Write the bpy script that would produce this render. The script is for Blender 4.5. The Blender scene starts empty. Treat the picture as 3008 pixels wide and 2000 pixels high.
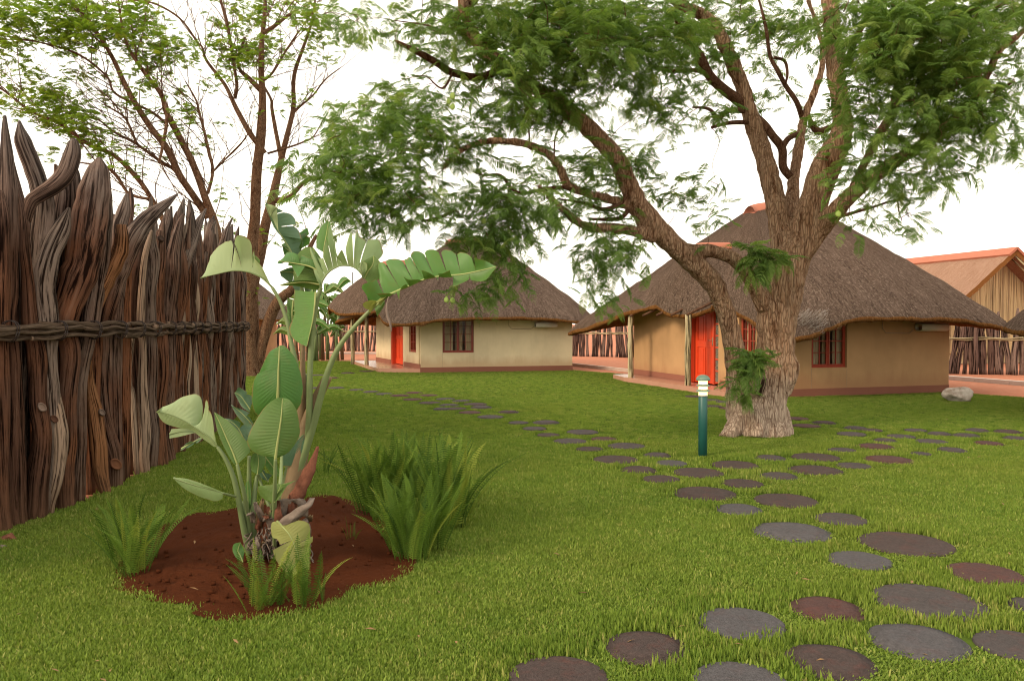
import bpy, math, random
import numpy as np
from mathutils import Vector, Matrix, noise, Quaternion
R = math.radians
F = 2285.0; EYE = 1.6; PITCH = math.atan(52/F)
scene = bpy.context.scene
# ---------------------------------------------------------------- camera
cam = bpy.data.cameras.new('camera'); cam.sensor_width = 36; cam.lens = F/3008*36; cam.clip_end = 1500; cam.clip_start = .05
camo = bpy.data.objects.new('camera', cam); scene.collection.objects.link(camo)
camo.location = (0, 0, EYE); camo.rotation_euler = (math.pi/2-PITCH, 0, 0)
scene.camera = camo
# ---------------------------------------------------------------- world: pale overcast evening sky
SUN_EL, SUN_AZ = R(34), R(-90)          # azimuth from +Y, negative = left
world = bpy.data.worlds.new('World'); scene.world = world; world.use_nodes = True
nt = world.node_tree; nt.nodes.clear()
sky = nt.nodes.new('ShaderNodeTexSky'); sky.sky_type = 'NISHITA'; sky.sun_disc = False
sky.sun_elevation = SUN_EL; sky.sun_rotation = SUN_AZ; sky.dust_density = 4; sky.air_density = 1.5
mx = nt.nodes.new('ShaderNodeMix'); mx.data_type = 'RGBA'; mx.inputs[0].default_value = .82; mx.clamp_result = False
cl = nt.nodes.new('ShaderNodeMix'); cl.data_type = 'RGBA'; cl.clamp_result = False
nz = nt.nodes.new('ShaderNodeTexNoise'); nz.inputs['Scale'].default_value = 1.5; nz.inputs['Detail'].default_value = 4
cl.inputs[6].default_value = (10.8, 10.0, 8.7, 1); cl.inputs[7].default_value = (12.4, 11.3, 9.4, 1)
nt.links.new(nz.outputs['Fac'], cl.inputs[0])
nt.links.new(sky.outputs[0], mx.inputs[6]); nt.links.new(cl.outputs[2], mx.inputs[7])
bg = nt.nodes.new('ShaderNodeBackground'); bg.inputs['Strength'].default_value = .1
wo = nt.nodes.new('ShaderNodeOutputWorld')
nt.links.new(mx.outputs[2], bg.inputs['Color']); nt.links.new(bg.outputs[0], wo.inputs['Surface'])
sl = bpy.data.lights.new('sun', 'SUN'); sl.energy = 1.5; sl.angle = R(14); sl.color = (1, .80, .56)
so = bpy.data.objects.new('sun', sl); scene.collection.objects.link(so)
sd = Vector((math.sin(SUN_AZ)*math.cos(SUN_EL), math.cos(SUN_AZ)*math.cos(SUN_EL)-.55, math.sin(SUN_EL)))
so.rotation_euler = sd.to_track_quat('Z', 'Y').to_euler(); so.location = (-30, 5, 30)
sky.sun_rotation = math.atan2(sd.x, sd.y)
scene.view_settings.view_transform = 'Standard'; scene.view_settings.look = 'None'
scene.view_settings.exposure = .92; scene.view_settings.gamma = 1
scene.render.engine = 'CYCLES'; scene.cycles.pixel_filter_type = 'BLACKMAN_HARRIS'; scene.cycles.filter_width = 1.1
# ---------------------------------------------------------------- helpers
def ray(px, py):
    a = (px-1504)/F; b = (1000-py)/F
    return Vector((a, math.cos(PITCH)+b*math.sin(PITCH), -math.sin(PITCH)+b*math.cos(PITCH)))
def P(px, py, D):
    d = ray(px, py); return Vector((0, 0, EYE))+d*(D/d.y)
def G(px, py, z=0):
    d = ray(px, py); return Vector((0, 0, EYE))+d*((z-EYE)/d.z)
def tag(o, label=None, cat=None, group=None, kind=None):
    if label: o['label'] = label
    if cat: o['category'] = cat
    if group: o['group'] = group
    if kind: o['kind'] = kind
    return o
def link(o, parent=None):
    scene.collection.objects.link(o)
    if parent is not None: o.parent = parent
    return o
def empty(name, loc, label, cat, group=None):
    o = bpy.data.objects.new(name, None); o.location = loc; o.empty_display_size = .2
    link(o); tag(o, label, cat, group)
    return o
class MB:
    def __init__(s): s.v = []; s.f = []; s.uv = []; s.mi = []
    def add(s, verts, faces, uvs=None, mat=0):
        b = len(s.v); s.v.extend([tuple(v) for v in verts])
        for k, f in enumerate(faces):
            s.f.append(tuple(i+b for i in f)); s.mi.append(mat)
            s.uv.append(uvs[k] if uvs else [(0, 0)]*len(f))
    def box(s, c, hx, hy, hz, mat=0):
        c = Vector(c); hx = Vector(hx); hy = Vector(hy); hz = Vector(hz)
        vs = [c+hx*a+hy*b+hz*d for a in (-1, 1) for b in (-1, 1) for d in (-1, 1)]
        fs = [(0,1,3,2),(4,6,7,5),(0,4,5,1),(2,3,7,6),(0,2,6,4),(1,5,7,3)]
        if hx.cross(hy).dot(hz) < 0: fs = [tuple(reversed(f)) for f in fs]
        lx, ly, lz = hx.length*2, hy.length*2, hz.length*2
        s.add(vs, fs, [[(0,0),(0,lz),(ly,lz),(ly,0)]]*2+[[(0,0),(lx,0),(lx,lz),(0,lz)]]*2+[[(0,0),(0,ly),(lx,ly),(lx,0)]]*2, mat)
    def tube(s, pts, rad, n=8, rough=0, ridge=0, seed=0, mat=0, tip=False):
        pts = [Vector(p) for p in pts]; m = len(pts)
        t0 = (pts[1]-pts[0]).normalized()
        nrm = t0.orthogonal().normalized(); L = 0; verts = []; Ls = []
        ph = seed*1.37
        for i, p in enumerate(pts):
            t = (pts[min(i+1, m-1)]-pts[max(i-1, 0)]).normalized()
            nrm = (nrm-t*nrm.dot(t)).normalized(); bn = t.cross(nrm)
            if i: L += (p-pts[i-1]).length
            Ls.append(L)
            for j in range(n):
                a = 2*math.pi*j/n; r = rad[i]
                if rough or ridge:
                    q = noise.noise(Vector((math.cos(a)*1.3+seed*7.1, math.sin(a)*1.3, L*1.6)))
                    r *= 1+rough*q+ridge*math.sin(5*a+ph+L*.8)*.5+ridge*noise.noise(Vector((math.cos(a)*4, math.sin(a)*4+seed*3, L*1.2)))
                verts.append(p+(nrm*math.cos(a)+bn*math.sin(a))*r)
        fs = []; uv = []
        for i in range(m-1):
            for j in range(n):
                k = (j+1) % n
                fs.append((i*n+j, i*n+k, (i+1)*n+k, (i+1)*n+j))
                uv.append([(j/n, Ls[i]), ((j+1)/n, Ls[i]), ((j+1)/n, Ls[i+1]), (j/n, Ls[i+1])])
        fs.append(tuple(reversed(range(n)))); uv.append([(.5, 0)]*n)
        fs.append(tuple(range((m-1)*n, m*n))); uv.append([(.5, L)]*n)
        s.add(verts, fs, uv, mat)
    def lathe(s, c, prof, n=24, mat=0):
        c = Vector(c); vs = []; fs = []
        for (r, z) in prof:
            for j in range(n):
                a = 2*math.pi*j/n; vs.append(c+Vector((r*math.cos(a), r*math.sin(a), z)))
        for i in range(len(prof)-1):
            for j in range(n):
                k = (j+1) % n; fs.append((i*n+j, i*n+k, (i+1)*n+k, (i+1)*n+j))
        fs.append(tuple(reversed(range(n)))); fs.append(tuple(range((len(prof)-1)*n, len(prof)*n)))
        s.add(vs, fs, None, mat)
    def mesh(s, name, mats, smooth=True):
        me = bpy.data.meshes.new(name); me.from_pydata(s.v, [], s.f)
        uvl = me.uv_layers.new(name='UVMap')
        flat = [c for f in s.uv for q in f for c in q]
        uvl.data.foreach_set('uv', flat)
        if not isinstance(mats, (list, tuple)): mats = [mats]
        for m in mats: me.materials.append(m)
        me.polygons.foreach_set('material_index', s.mi)
        me.polygons.foreach_set('use_smooth', [smooth]*len(s.f))
        me.update(); return me
    def build(s, name, mats, parent=None, smooth=True, origin=None):
        if origin is not None:
            o3 = Vector(origin); s.v = [(v[0]-o3.x, v[1]-o3.y, v[2]-o3.z) for v in s.v]
        me = s.mesh(name, mats, smooth)
        o = bpy.data.objects.new(name, me); link(o)
        if origin is not None: o.location = origin
        if parent is not None:
            o.parent = parent; o.location = Vector(o.location)-wloc(parent)
        return o
def wloc(p):
    l = Vector((0, 0, 0))
    while p is not None: l += Vector(p.location); p = p.parent
    return l
def crom(pts, k=6, closed=False):
    """Catmull-Rom through tuples of any length"""
    pts = [np.array(p, float) for p in pts]; n = len(pts); out = []
    rng = range(n if closed else n-1)
    for i in rng:
        if closed: p0, p1, p2, p3 = pts[(i-1) % n], pts[i], pts[(i+1) % n], pts[(i+2) % n]
        else: p0, p1, p2, p3 = pts[max(i-1, 0)], pts[i], pts[i+1], pts[min(i+2, n-1)]
        for q in range(k):
            t = q/k
            out.append(.5*((2*p1)+(-p0+p2)*t+(2*p0-5*p1+4*p2-p3)*t*t+(-p0+3*p1-3*p2+p3)*t**3))
    if not closed: out.append(pts[-1])
    return out
def resample(pts, n):
    pts = np.array(pts, float); d = np.r_[0, np.cumsum(np.linalg.norm(np.diff(pts[:, :2], axis=0), axis=1))]
    t = np.linspace(0, d[-1], n)
    return np.stack([np.interp(t, d, pts[:, k]) for k in range(pts.shape[1])], 1)
# ---------------------------------------------------------------- materials
def newmat(name):
    m = bpy.data.materials.new(name); m.use_nodes = True
    n = m.node_tree; b = n.nodes['Principled BSDF']; return m, n, b
def N(n, t, **kw):
    x = n.nodes.new(t)
    for k, v in kw.items():
        if k in x.inputs: x.inputs[k].default_value = v
        else: setattr(x, k, v)
    return x
def ramp(n, src, stops, interp='LINEAR'):
    r = n.nodes.new('ShaderNodeValToRGB'); r.color_ramp.interpolation = interp
    e = r.color_ramp.elements
    while len(e) < len(stops): e.new(.5)
    for i, (p, c) in enumerate(stops): e[i].position = p; e[i].color = (*c, 1)
    n.links.new(src, r.inputs[0]); return r.outputs[0]
def mixc(n, fac, a, b, mode='MIX'):
    m = n.nodes.new('ShaderNodeMix'); m.data_type = 'RGBA'; m.blend_type = mode
    for s_, v in ((0, fac), (6, a), (7, b)):
        if isinstance(v, bpy.types.NodeSocket): n.links.new(v, m.inputs[s_])
        elif s_ == 0: m.inputs[0].default_value = v
        else: m.inputs[s_].default_value = (*v, 1)
    return m.outputs[2]
def mathn(n, op, a, b=0, c=None):
    m = n.nodes.new('ShaderNodeMath'); m.operation = op
    for i, v in enumerate((a, b, c)):
        if v is None: continue
        if isinstance(v, bpy.types.NodeSocket): n.links.new(v, m.inputs[i])
        else: m.inputs[i].default_value = v
    return m.outputs[0]
def coords(n, kind='Object', scale=(1, 1, 1)):
    tc = n.nodes.new('ShaderNodeTexCoord'); mp = n.nodes.new('ShaderNodeMapping')
    mp.inputs['Scale'].default_value = scale; n.links.new(tc.outputs[kind], mp.inputs[0]); return mp.outputs[0]
def noisef(n, vec, scale, detail=4, rough=.6, dist=0):
    x = n.nodes.new('ShaderNodeTexNoise'); x.inputs['Scale'].default_value = scale
    x.inputs['Detail'].default_value = detail; x.inputs['Roughness'].default_value = rough; x.inputs['Distortion'].default_value = dist
    if vec is not None: n.links.new(vec, x.inputs['Vector'])
    return x.outputs['Fac']
def bump(n, b, h, strength=.5, dist=.02):
    x = n.nodes.new('ShaderNodeBump'); x.inputs['Strength'].default_value = strength; x.inputs['Distance'].default_value = dist
    n.links.new(h, x.inputs['Height']); n.links.new(x.outputs[0], b.inputs['Normal'])
def orand(n):
    return n.nodes.new('ShaderNodeObjectInfo').outputs['Random']
def simple(name, col, rough=.7, var=.15, scale=8, bmp=.15, spec=.3):
    m, n, b = newmat(name); v = coords(n)
    f = noisef(n, v, scale, 6)
    c = mixc(n, f, tuple(x*(1-var) for x in col), tuple(min(1, x*(1+var)) for x in col))
    n.links.new(c, b.inputs['Base Color']); b.inputs['Roughness'].default_value = rough
    b.inputs['Specular IOR Level'].default_value = spec
    if bmp: bump(n, b, noisef(n, v, scale*8, 5), bmp, .01)
    return m
def leafmat(name, c1, c2, c3=None, trans=.3, veins=0, rough=.45, spec=.35):
    m, n, b = newmat(name)
    r = orand(n); nn = noisef(n, coords(n, 'Object'), 3, 3)
    f = mathn(n, 'ADD', mathn(n, 'MULTIPLY', r, .75), mathn(n, 'MULTIPLY', nn, .25))
    st = [(0, c1), (.75, c2)] + ([(.95, c3)] if c3 else [])
    col = ramp(n, f, st)
    if veins:
        tc = n.nodes.new('ShaderNodeTexCoord'); w = n.nodes.new('ShaderNodeTexWave')
        w.bands_direction = 'X'; w.inputs['Scale'].default_value = veins; w.inputs['Distortion'].default_value = .6; w.inputs['Detail'].default_value = 2
        n.links.new(tc.outputs['UV'], w.inputs['Vector'])
        col = mixc(n, mathn(n, 'MULTIPLY', w.outputs['Fac'], .2), col, mixc(n, 1.0, col, (1.35, 1.3, 1.25), 'MULTIPLY'))
        blo = noisef(n, tc.outputs['Object'], 9, 5)
        col = mixc(n, ramp(n, blo, [(.55, (0, 0, 0)), (.75, (.35, .35, .35))]), col, (.16, .17, .05))
        su = n.nodes.new('ShaderNodeSeparateXYZ'); n.links.new(tc.outputs['UV'], su.inputs[0])
        ed = ramp(n, mathn(n, 'ADD', su.outputs[1], mathn(n, 'MULTIPLY', noisef(n, tc.outputs['Object'], 14, 4), .22)), [(1.06, (0, 0, 0)), (1.1, (.7, .7, .7))]) if False else ramp(n, mathn(n, 'MULTIPLY', mathn(n, 'ADD', su.outputs[1], mathn(n, 'MULTIPLY', noisef(n, tc.outputs['Object'], 14, 4), .25)), .8), [(.865, (0, 0, 0)), (.91, (.8, .8, .8))])
        col = mixc(n, ed, col, (.22, .14, .05))
        bump(n, b, w.outputs['Fac'], .35, .005)
    n.links.new(col, b.inputs['Base Color']); b.inputs['Roughness'].default_value = rough
    b.inputs['Specular IOR Level'].default_value = spec
    t = n.nodes.new('ShaderNodeBsdfTranslucent')
    n.links.new(mixc(n, 1.0, col, (1.25, 1.3, .7), 'MULTIPLY'), t.inputs['Color'])
    ms = n.nodes.new('ShaderNodeMixShader'); ms.inputs[0].default_value = trans
    out = n.nodes['Material Output']
    n.links.new(b.outputs[0], ms.inputs[1]); n.links.new(t.outputs[0], ms.inputs[2]); n.links.new(ms.outputs[0], out.inputs['Surface'])
    return m
def woodmat(name, stops, tips=None, gs=1.0, bs=.9):
    """weathered log: UV-based long grain, per-object tone"""
    m, n, b = newmat(name)
    tc = n.nodes.new('ShaderNodeTexCoord'); uv = coords(n, 'UV', (15*gs, 1.1*gs, 1))
    oi = n.nodes.new('ShaderNodeObjectInfo')
    va = n.nodes.new('ShaderNodeVectorMath'); va.operation = 'ADD'; n.links.new(uv, va.inputs[0])
    cb = n.nodes.new('ShaderNodeCombineXYZ'); n.links.new(mathn(n, 'MULTIPLY', oi.outputs['Random'], 37), cb.inputs[2]); n.links.new(cb.outputs[0], va.inputs[1])
    g = noisef(n, va.outputs[0], 1.6, 8, .68, .5)
    g2 = noisef(n, tc.outputs['Object'], 2.2, 4)
    base = ramp(n, mathn(n, 'ADD', mathn(n, 'MULTIPLY', oi.outputs['Random'], .6), mathn(n, 'MULTIPLY', g2, .4)), stops)
    dk = mixc(n, 1.0, base, (.07, .055, .05), 'MULTIPLY'); lt = mixc(n, .45, base, (.26, .17, .125))
    c = mixc(n, ramp(n, g, [(.42, (0, 0, 0)), (.52, (1, 1, 1))]), dk, base)
    c = mixc(n, ramp(n, g, [(.57, (0, 0, 0)), (.75, (.9, .9, .9))]), c, lt)
    if tips:
        sp = n.nodes.new('ShaderNodeSeparateXYZ'); ge = n.nodes.new('ShaderNodeNewGeometry'); n.links.new(ge.outputs['Position'], sp.inputs[0])
        z = mathn(n, 'ADD', sp.outputs[2], mathn(n, 'MULTIPLY', g2, .9))
        c = mixc(n, ramp(n, mathn(n, 'MULTIPLY', z, .25), [(tips[0]*.25, (0, 0, 0)), (tips[1]*.25, (.75, .75, .75))]), c, mixc(n, ramp(n, g, [(.42, (0, 0, 0)), (.6, (1, 1, 1))]), (.045, .034, .03), (.27, .24, .22)))
        c = mixc(n, ramp(n, sp.outputs[2], [(.0, (.5, .5, .5)), (.35, (0, 0, 0))]), c, (.17, .09, .055))
    n.links.new(c, b.inputs['Base Color']); b.inputs['Roughness'].default_value = .9; b.inputs['Specular IOR Level'].default_value = .05
    bump(n, b, g, bs, .05)
    return m
M = {}
M['log'] = woodmat('log_bark', [(.1, (.05, .025, .017)), (.3, (.12, .060, .040)), (.48, (.24, .10, .05)), (.6, (.14, .070, .046)), (.8, (.25, .19, .155))], (2.55, 3.6))
M['log_orange'] = woodmat('log_orange', [(.1, (.26, .10, .035)), (.9, (.24, .12, .06))], (2.9, 3.8), 1, .6)
M['log_pale'] = woodmat('log_pale', [(.1, (.30, .20, .14)), (.9, (.36, .27, .20))], (2.6, 3.8), .8, .5)
M['twine'] = woodmat('rail_wood', [(.1, (.16, .10, .065)), (.9, (.30, .22, .16))], None, 2)
M['backlog'] = woodmat('far_log', [(.1, (.09, .052, .042)), (.5, (.15, .095, .08)), (.9, (.25, .18, .15))], None, .5)
M['post'] = woodmat('porch_post', [(.1, (.42, .35, .21)), (.9, (.50, .43, .28))], None, .7, .4)
M['wire'] = simple('dark_wire', (.03, .02, .018), .6)
def barkmat(name, c1, c2, c3, sc=1, st=1.0, zs=.16, dist=.035):
    m, n, b = newmat(name); v = coords(n, 'Object', (1, 1, zs))
    fz = noisef(n, coords(n, 'Object', (1, 1, zs*.5)), 13*sc, 9, .75, .8)
    w = n.nodes.new('ShaderNodeTexVoronoi'); w.feature = 'DISTANCE_TO_EDGE'; w.inputs['Scale'].default_value = 30*sc
    dn = n.nodes.new('ShaderNodeTexNoise'); dn.inputs['Scale'].default_value = 6*sc; n.links.new(v, dn.inputs['Vector'])
    vm = n.nodes.new('ShaderNodeVectorMath'); vm.operation = 'MULTIPLY_ADD'; n.links.new(dn.outputs['Color'], vm.inputs[0]); vm.inputs[1].default_value = (.12, .12, .12); n.links.new(v, vm.inputs[2])
    n.links.new(vm.outputs[0], w.inputs['Vector'])
    f = noisef(n, v, 22*sc, 8, .7, .6); big = noisef(n, coords(n), 1.3, 4)
    e = ramp(n, w.outputs['Distance'], [(0, (.0, .0, .0)), (.16, (1, 1, 1))])
    c = mixc(n, big, c1, c2); c = mixc(n, ramp(n, f, [(.4, (0, 0, 0)), (.7, (1, 1, 1))]), c, c3)
    if name == 'pale_bark':
        sp_ = n.nodes.new('ShaderNodeSeparateXYZ'); n.links.new(coords(n), sp_.inputs[0]); zz = mathn(n, 'SUBTRACT', sp_.outputs[2], mathn(n, 'MULTIPLY', big, .9))
        c = mixc(n, ramp(n, zz, [(.0, (.85, .85, .85)), (.55, (0, 0, 0))]), c, (.60, .47, .38))
    c = mixc(n, e, mixc(n, 1.0, c, (.5, .46, .44), 'MULTIPLY'), c); c = mixc(n, ramp(n, fz, [(.38, (1, 1, 1)), (.48, (0, 0, 0))]), c, mixc(n, 1.0, c, (.36, .27, .23), 'MULTIPLY'))
    n.links.new(c, b.inputs['Base Color']); b.inputs['Roughness'].default_value = .95; b.inputs['Specular IOR Level'].default_value = .03
    h = mathn(n, 'ADD', mathn(n, 'MULTIPLY', e, .35), mathn(n, 'ADD', f, mathn(n, 'MULTIPLY', fz, 1.4))); bump(n, b, h, st, dist)
    return m
M['bark'] = barkmat('pale_bark', (.33, .185, .11), (.41, .26, .17), (.55, .40, .28))
M['bark_small'] = barkmat('branch_bark', (.11, .055, .035), (.15, .08, .05), (.2, .12, .08), 1.6, .6, .5)
M['bark_far'] = barkmat('brown_bark', (.13, .07, .04), (.18, .10, .06), (.24, .155, .10), .8, .6, .5)
M['foliage'] = leafmat('foliage', (.075, .145, .036), (.165, .265, .065), (.26, .33, .09), .48, 0, .55, .12)
M['foliage_pale'] = leafmat('pale_foliage', (.09, .165, .020), (.18, .28, .032), (.30, .35, .05), .5, 0, .6, .1)
M['grass'] = leafmat('grass', (.085, .150, .022), (.205, .285, .050), (.38, .35, .13), .35, 0, .6, .08)
gm = M['grass']; gn = gm.node_tree; gb_ = gn.nodes['Principled BSDF']; src = gb_.inputs['Base Color'].links[0].from_socket
ge = gn.nodes.new('ShaderNodeNewGeometry'); pf = noisef(gn, ge.outputs['Position'], .55, 5, .6); pf2 = noisef(gn, ge.outputs['Position'], 4.0, 4, .6)
c_ = mixc(gn, ramp(gn, pf, [(.42, (0, 0, 0)), (.68, (.30, .30, .30))]), src, (.22, .22, .045)); c_ = mixc(gn, ramp(gn, pf2, [(.56, (0, 0, 0)), (.72, (.30, .30, .30))]), c_, (.24, .20, .07)); gn.links.new(c_, gb_.inputs['Base Color'])
M['fern'] = leafmat('fern', (.024, .062, .009), (.12, .20, .028), (.30, .30, .05), .25, 0, .6, .1)
M['leaf'] = leafmat('big_leaf', (.045, .14, .028), (.10, .22, .05), None, .22, 9, .38, .4)
M['leaf_pale'] = leafmat('big_leaf_pale', (.20, .30, .13), (.29, .38, .21), None, .25, 9, .5, .3)
M['leaf_blue'] = leafmat('big_leaf_blue', (.05, .12, .065), (.09, .17, .09), None, .2, 9, .4, .4)
M['leaf_yellow'] = leafmat('big_leaf_yellow', (.20, .24, .06), (.26, .28, .09), None, .3, 9, .5, .3)
M['leaf_olive'] = leafmat('big_leaf_olive', (.065, .15, .03), (.11, .19, .045), None, .2, 9, .4, .4)
M['petiole'] = simple('petiole', (.15, .20, .085), .45, .25, 5, .1)
M['petiole_brown'] = simple('petiole_brown', (.19, .13, .07), .6, .5, 6, .3)
M['midrib'] = simple('midrib', (.26, .30, .11), .5, .1, 5, 0)
M['dead'] = simple('dead_sheath', (.19, .15, .125), .9, .6, 16, .7, .05)
M['dead_red'] = simple('red_sheath', (.17, .07, .045), .9, .8, 9, .9, .05)
M['pod'] = simple('seed_pod', (.20, .30, .06), .5, .15, 10, .1)
M['thatch_red'] = None
def thatchmat(name, ca, cb, cc):
    m, n, b = newmat(name); uv = coords(n, 'UV', (1, .16, 1))
    f = noisef(n, uv, 11, 9, .8); sp = noisef(n, coords(n, 'UV', (1, .5, 1)), 24, 4, .85); big = noisef(n, coords(n, 'UV', (1, .35, 1)), 1.1, 5)
    c = mixc(n, ramp(n, f, [(.36, (0, 0, 0)), (.62, (1, 1, 1))]), ca, cb)
    c = mixc(n, ramp(n, sp, [(.5, (0, 0, 0)), (.68, (.85, .85, .85))]), c, cc)
    c = mixc(n, ramp(n, big, [(.3, (0, 0, 0)), (.7, (.4, .4, .4))]), c, mixc(n, 1.0, c, (.55, .5, .47), 'MULTIPLY'))
    n.links.new(c, b.inputs['Base Color']); b.inputs['Roughness'].default_value = .95; b.inputs['Specular IOR Level'].default_value = 0
    bump(n, b, mathn(n, 'ADD', f, mathn(n, 'MULTIPLY', sp, .8)), 1.0, .07)
    return m
M['thatch'] = thatchmat('thatch', (.055, .036, .028), (.185, .13, .102), (.38, .295, .235))
M['thatch_edge'] = thatchmat('thatch_edge', (.11, .045, .015), (.27, .12, .04), (.38, .20, .07))
M['thatch_hall'] = thatchmat('thatch_hall', (.28, .15, .10), (.40, .25, .18), (.5, .36, .27))
M['straw'] = simple('straw', (.24, .13, .06), .9, .5, 20, .2)
M['cap'] = simple('ridge_cap', (.36, .13, .08), .85, .15, 4, .2)
def plaster(name, col, st):
    m, n, b = newmat(name); v = coords(n)
    f = noisef(n, v, 1.3, 6, .6); s = noisef(n, coords(n, 'Object', (1, 1, .25)), 3, 5); g = noisef(n, v, 90, 3)
    c = mixc(n, ramp(n, f, [(.35, (0, 0, 0)), (.7, (.9, .9, .9))]), col, tuple(x*.80 for x in col)); c = mixc(n, ramp(n, s, [(.52, (0, 0, 0)), (.72, (.45, .45, .45))]), c, tuple(x*.72 for x in col))
    sz = n.nodes.new('ShaderNodeSeparateXYZ'); ge = n.nodes.new('ShaderNodeNewGeometry'); n.links.new(ge.outputs['Position'], sz.inputs[0])
    d = mathn(n, 'MULTIPLY', ramp(n, mathn(n, 'ADD', sz.outputs[2], mathn(n, 'MULTIPLY', s, -.55)), [(.0, (1, 1, 1)), (.25, (0, 0, 0))]), .6)
    c = mixc(n, d, c, st); c = mixc(n, mathn(n, 'MULTIPLY', g, .22), c, tuple(x*.6 for x in col))
    n.links.new(c, b.inputs['Base Color']); b.inputs['Roughness'].default_value = .9; b.inputs['Specular IOR Level'].default_value = .15
    bump(n, b, mathn(n, 'ADD', g, mathn(n, 'MULTIPLY', f, 2)), .35, .008)
    return m
M['wall_cream'] = plaster('cream_plaster', (.70, .575, .38), (.45, .28, .16))
M['wall_tan'] = plaster('tan_plaster', (.47, .285, .145), (.34, .17, .09))
M['skirt'] = plaster('skirting_paint', (.30, .12, .085), (.22, .09, .06))
M['red_wood'] = simple('red_wood', (.50, .055, .018), .4, .2, 6, .1, .5)
M['door_wood'] = simple('door_wood', (.62, .055, .014), .35, .2, 5, .1, .5)
M['win_red'] = simple('window_red', (.30, .040, .018), .45, .2, 6, .1, .4)
M['dark_red'] = simple('dark_red_frame', (.20, .025, .012), .4, .2, 6, .1, .5)
M['patio'] = simple('polished_floor', (.42, .22, .16), .25, .15, 3, .05, .5)
M['ac'] = simple('metal_unit', (.5, .45, .38), .5, .1, 5, 0)
M['black'] = simple('black', (.02, .02, .02), .6)
M['conduit'] = simple('conduit', (.3, .22, .15), .6)
m, n, b = newmat('glass'); b.inputs['Base Color'].default_value = (.03, .03, .03, 1); b.inputs['Roughness'].default_value = .08
tr = n.nodes.new('ShaderNodeBsdfTransparent'); ms = n.nodes.new('ShaderNodeMixShader'); ms.inputs[0].default_value = .13
n.links.new(tr.outputs[0], ms.inputs[1]); n.links.new(b.outputs[0], ms.inputs[2]); n.links.new(ms.outputs[0], n.nodes['Material Output'].inputs['Surface']); M['glass'] = m
M['curtain'] = leafmat('curtain', (.80, .66, .46), (.84, .70, .50), None, .35, 0, .9, .1)
m, n, b = newmat('textured_glass'); v = coords(n); b.inputs['Roughness'].default_value = .25
n.links.new(ramp(n, noisef(n, v, 60, 3, .8), [(.4, (.03, .03, .025)), (.65, (.30, .28, .22))]), b.inputs['Base Color']); M['lattice_glass'] = m
M['green_post'] = simple('green_post', (.012, .085, .075), .45, .15, 6, .05, .5)
M['green_cap'] = simple('green_cap', (.12, .20, .16), .5, .2, 10, .1, .5)
m, n, b = newmat('lamp_glow'); b.inputs['Emission Color'].default_value = (1, .52, .13, 1); b.inputs['Emission Strength'].default_value = 3.2; b.inputs['Base Color'].default_value = (.9, .8, .6, 1); M['glow'] = m
# ground materials
m, n, b = newmat('red_earth'); v = coords(n)
c = mixc(n, noisef(n, v, .5, 8, .65), (.36, .135, .075), (.47, .20, .125)); c = mixc(n, ramp(n, noisef(n, v, 6, 6), [(.5, (0, 0, 0)), (.75, (.5, .5, .5))]), c, (.52, .28, .19))
n.links.new(c, b.inputs['Base Color']); b.inputs['Roughness'].default_value = .95; b.inputs['Specular IOR Level'].default_value = .05; bump(n, b, noisef(n, v, 20, 8), .4, .03); M['earth'] = m
m, n, b = newmat('bed_soil'); v = coords(n)
c = mixc(n, noisef(n, v, 2.2, 8, .7), (.050, .0145, .006), (.095, .029, .012)); c = mixc(n, ramp(n, noisef(n, v, 30, 6, .8), [(.55, (0, 0, 0)), (.8, (1, 1, 1))]), c, (.11, .045, .022))
n.links.new(c, b.inputs['Base Color']); b.inputs['Roughness'].default_value = .95; b.inputs['Specular IOR Level'].default_value = .03; bump(n, b, mathn(n, 'ADD', noisef(n, v, 12, 6), noisef(n, v, 60, 6, .8)), .9, .02); M['soil'] = m
m, n, b = newmat('lawn_base'); v = coords(n)
c = mixc(n, noisef(n, v, 25, 8, .7), (.035, .060, .010), (.085, .125, .022)); n.links.new(c, b.inputs['Base Color']); b.inputs['Roughness'].default_value = 1; b.inputs['Specular IOR Level'].default_value = 0; M['lawn'] = m
M['kerb'] = simple('kerb_concrete', (.50, .40, .34), .9, .2, 5, .3)
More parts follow.
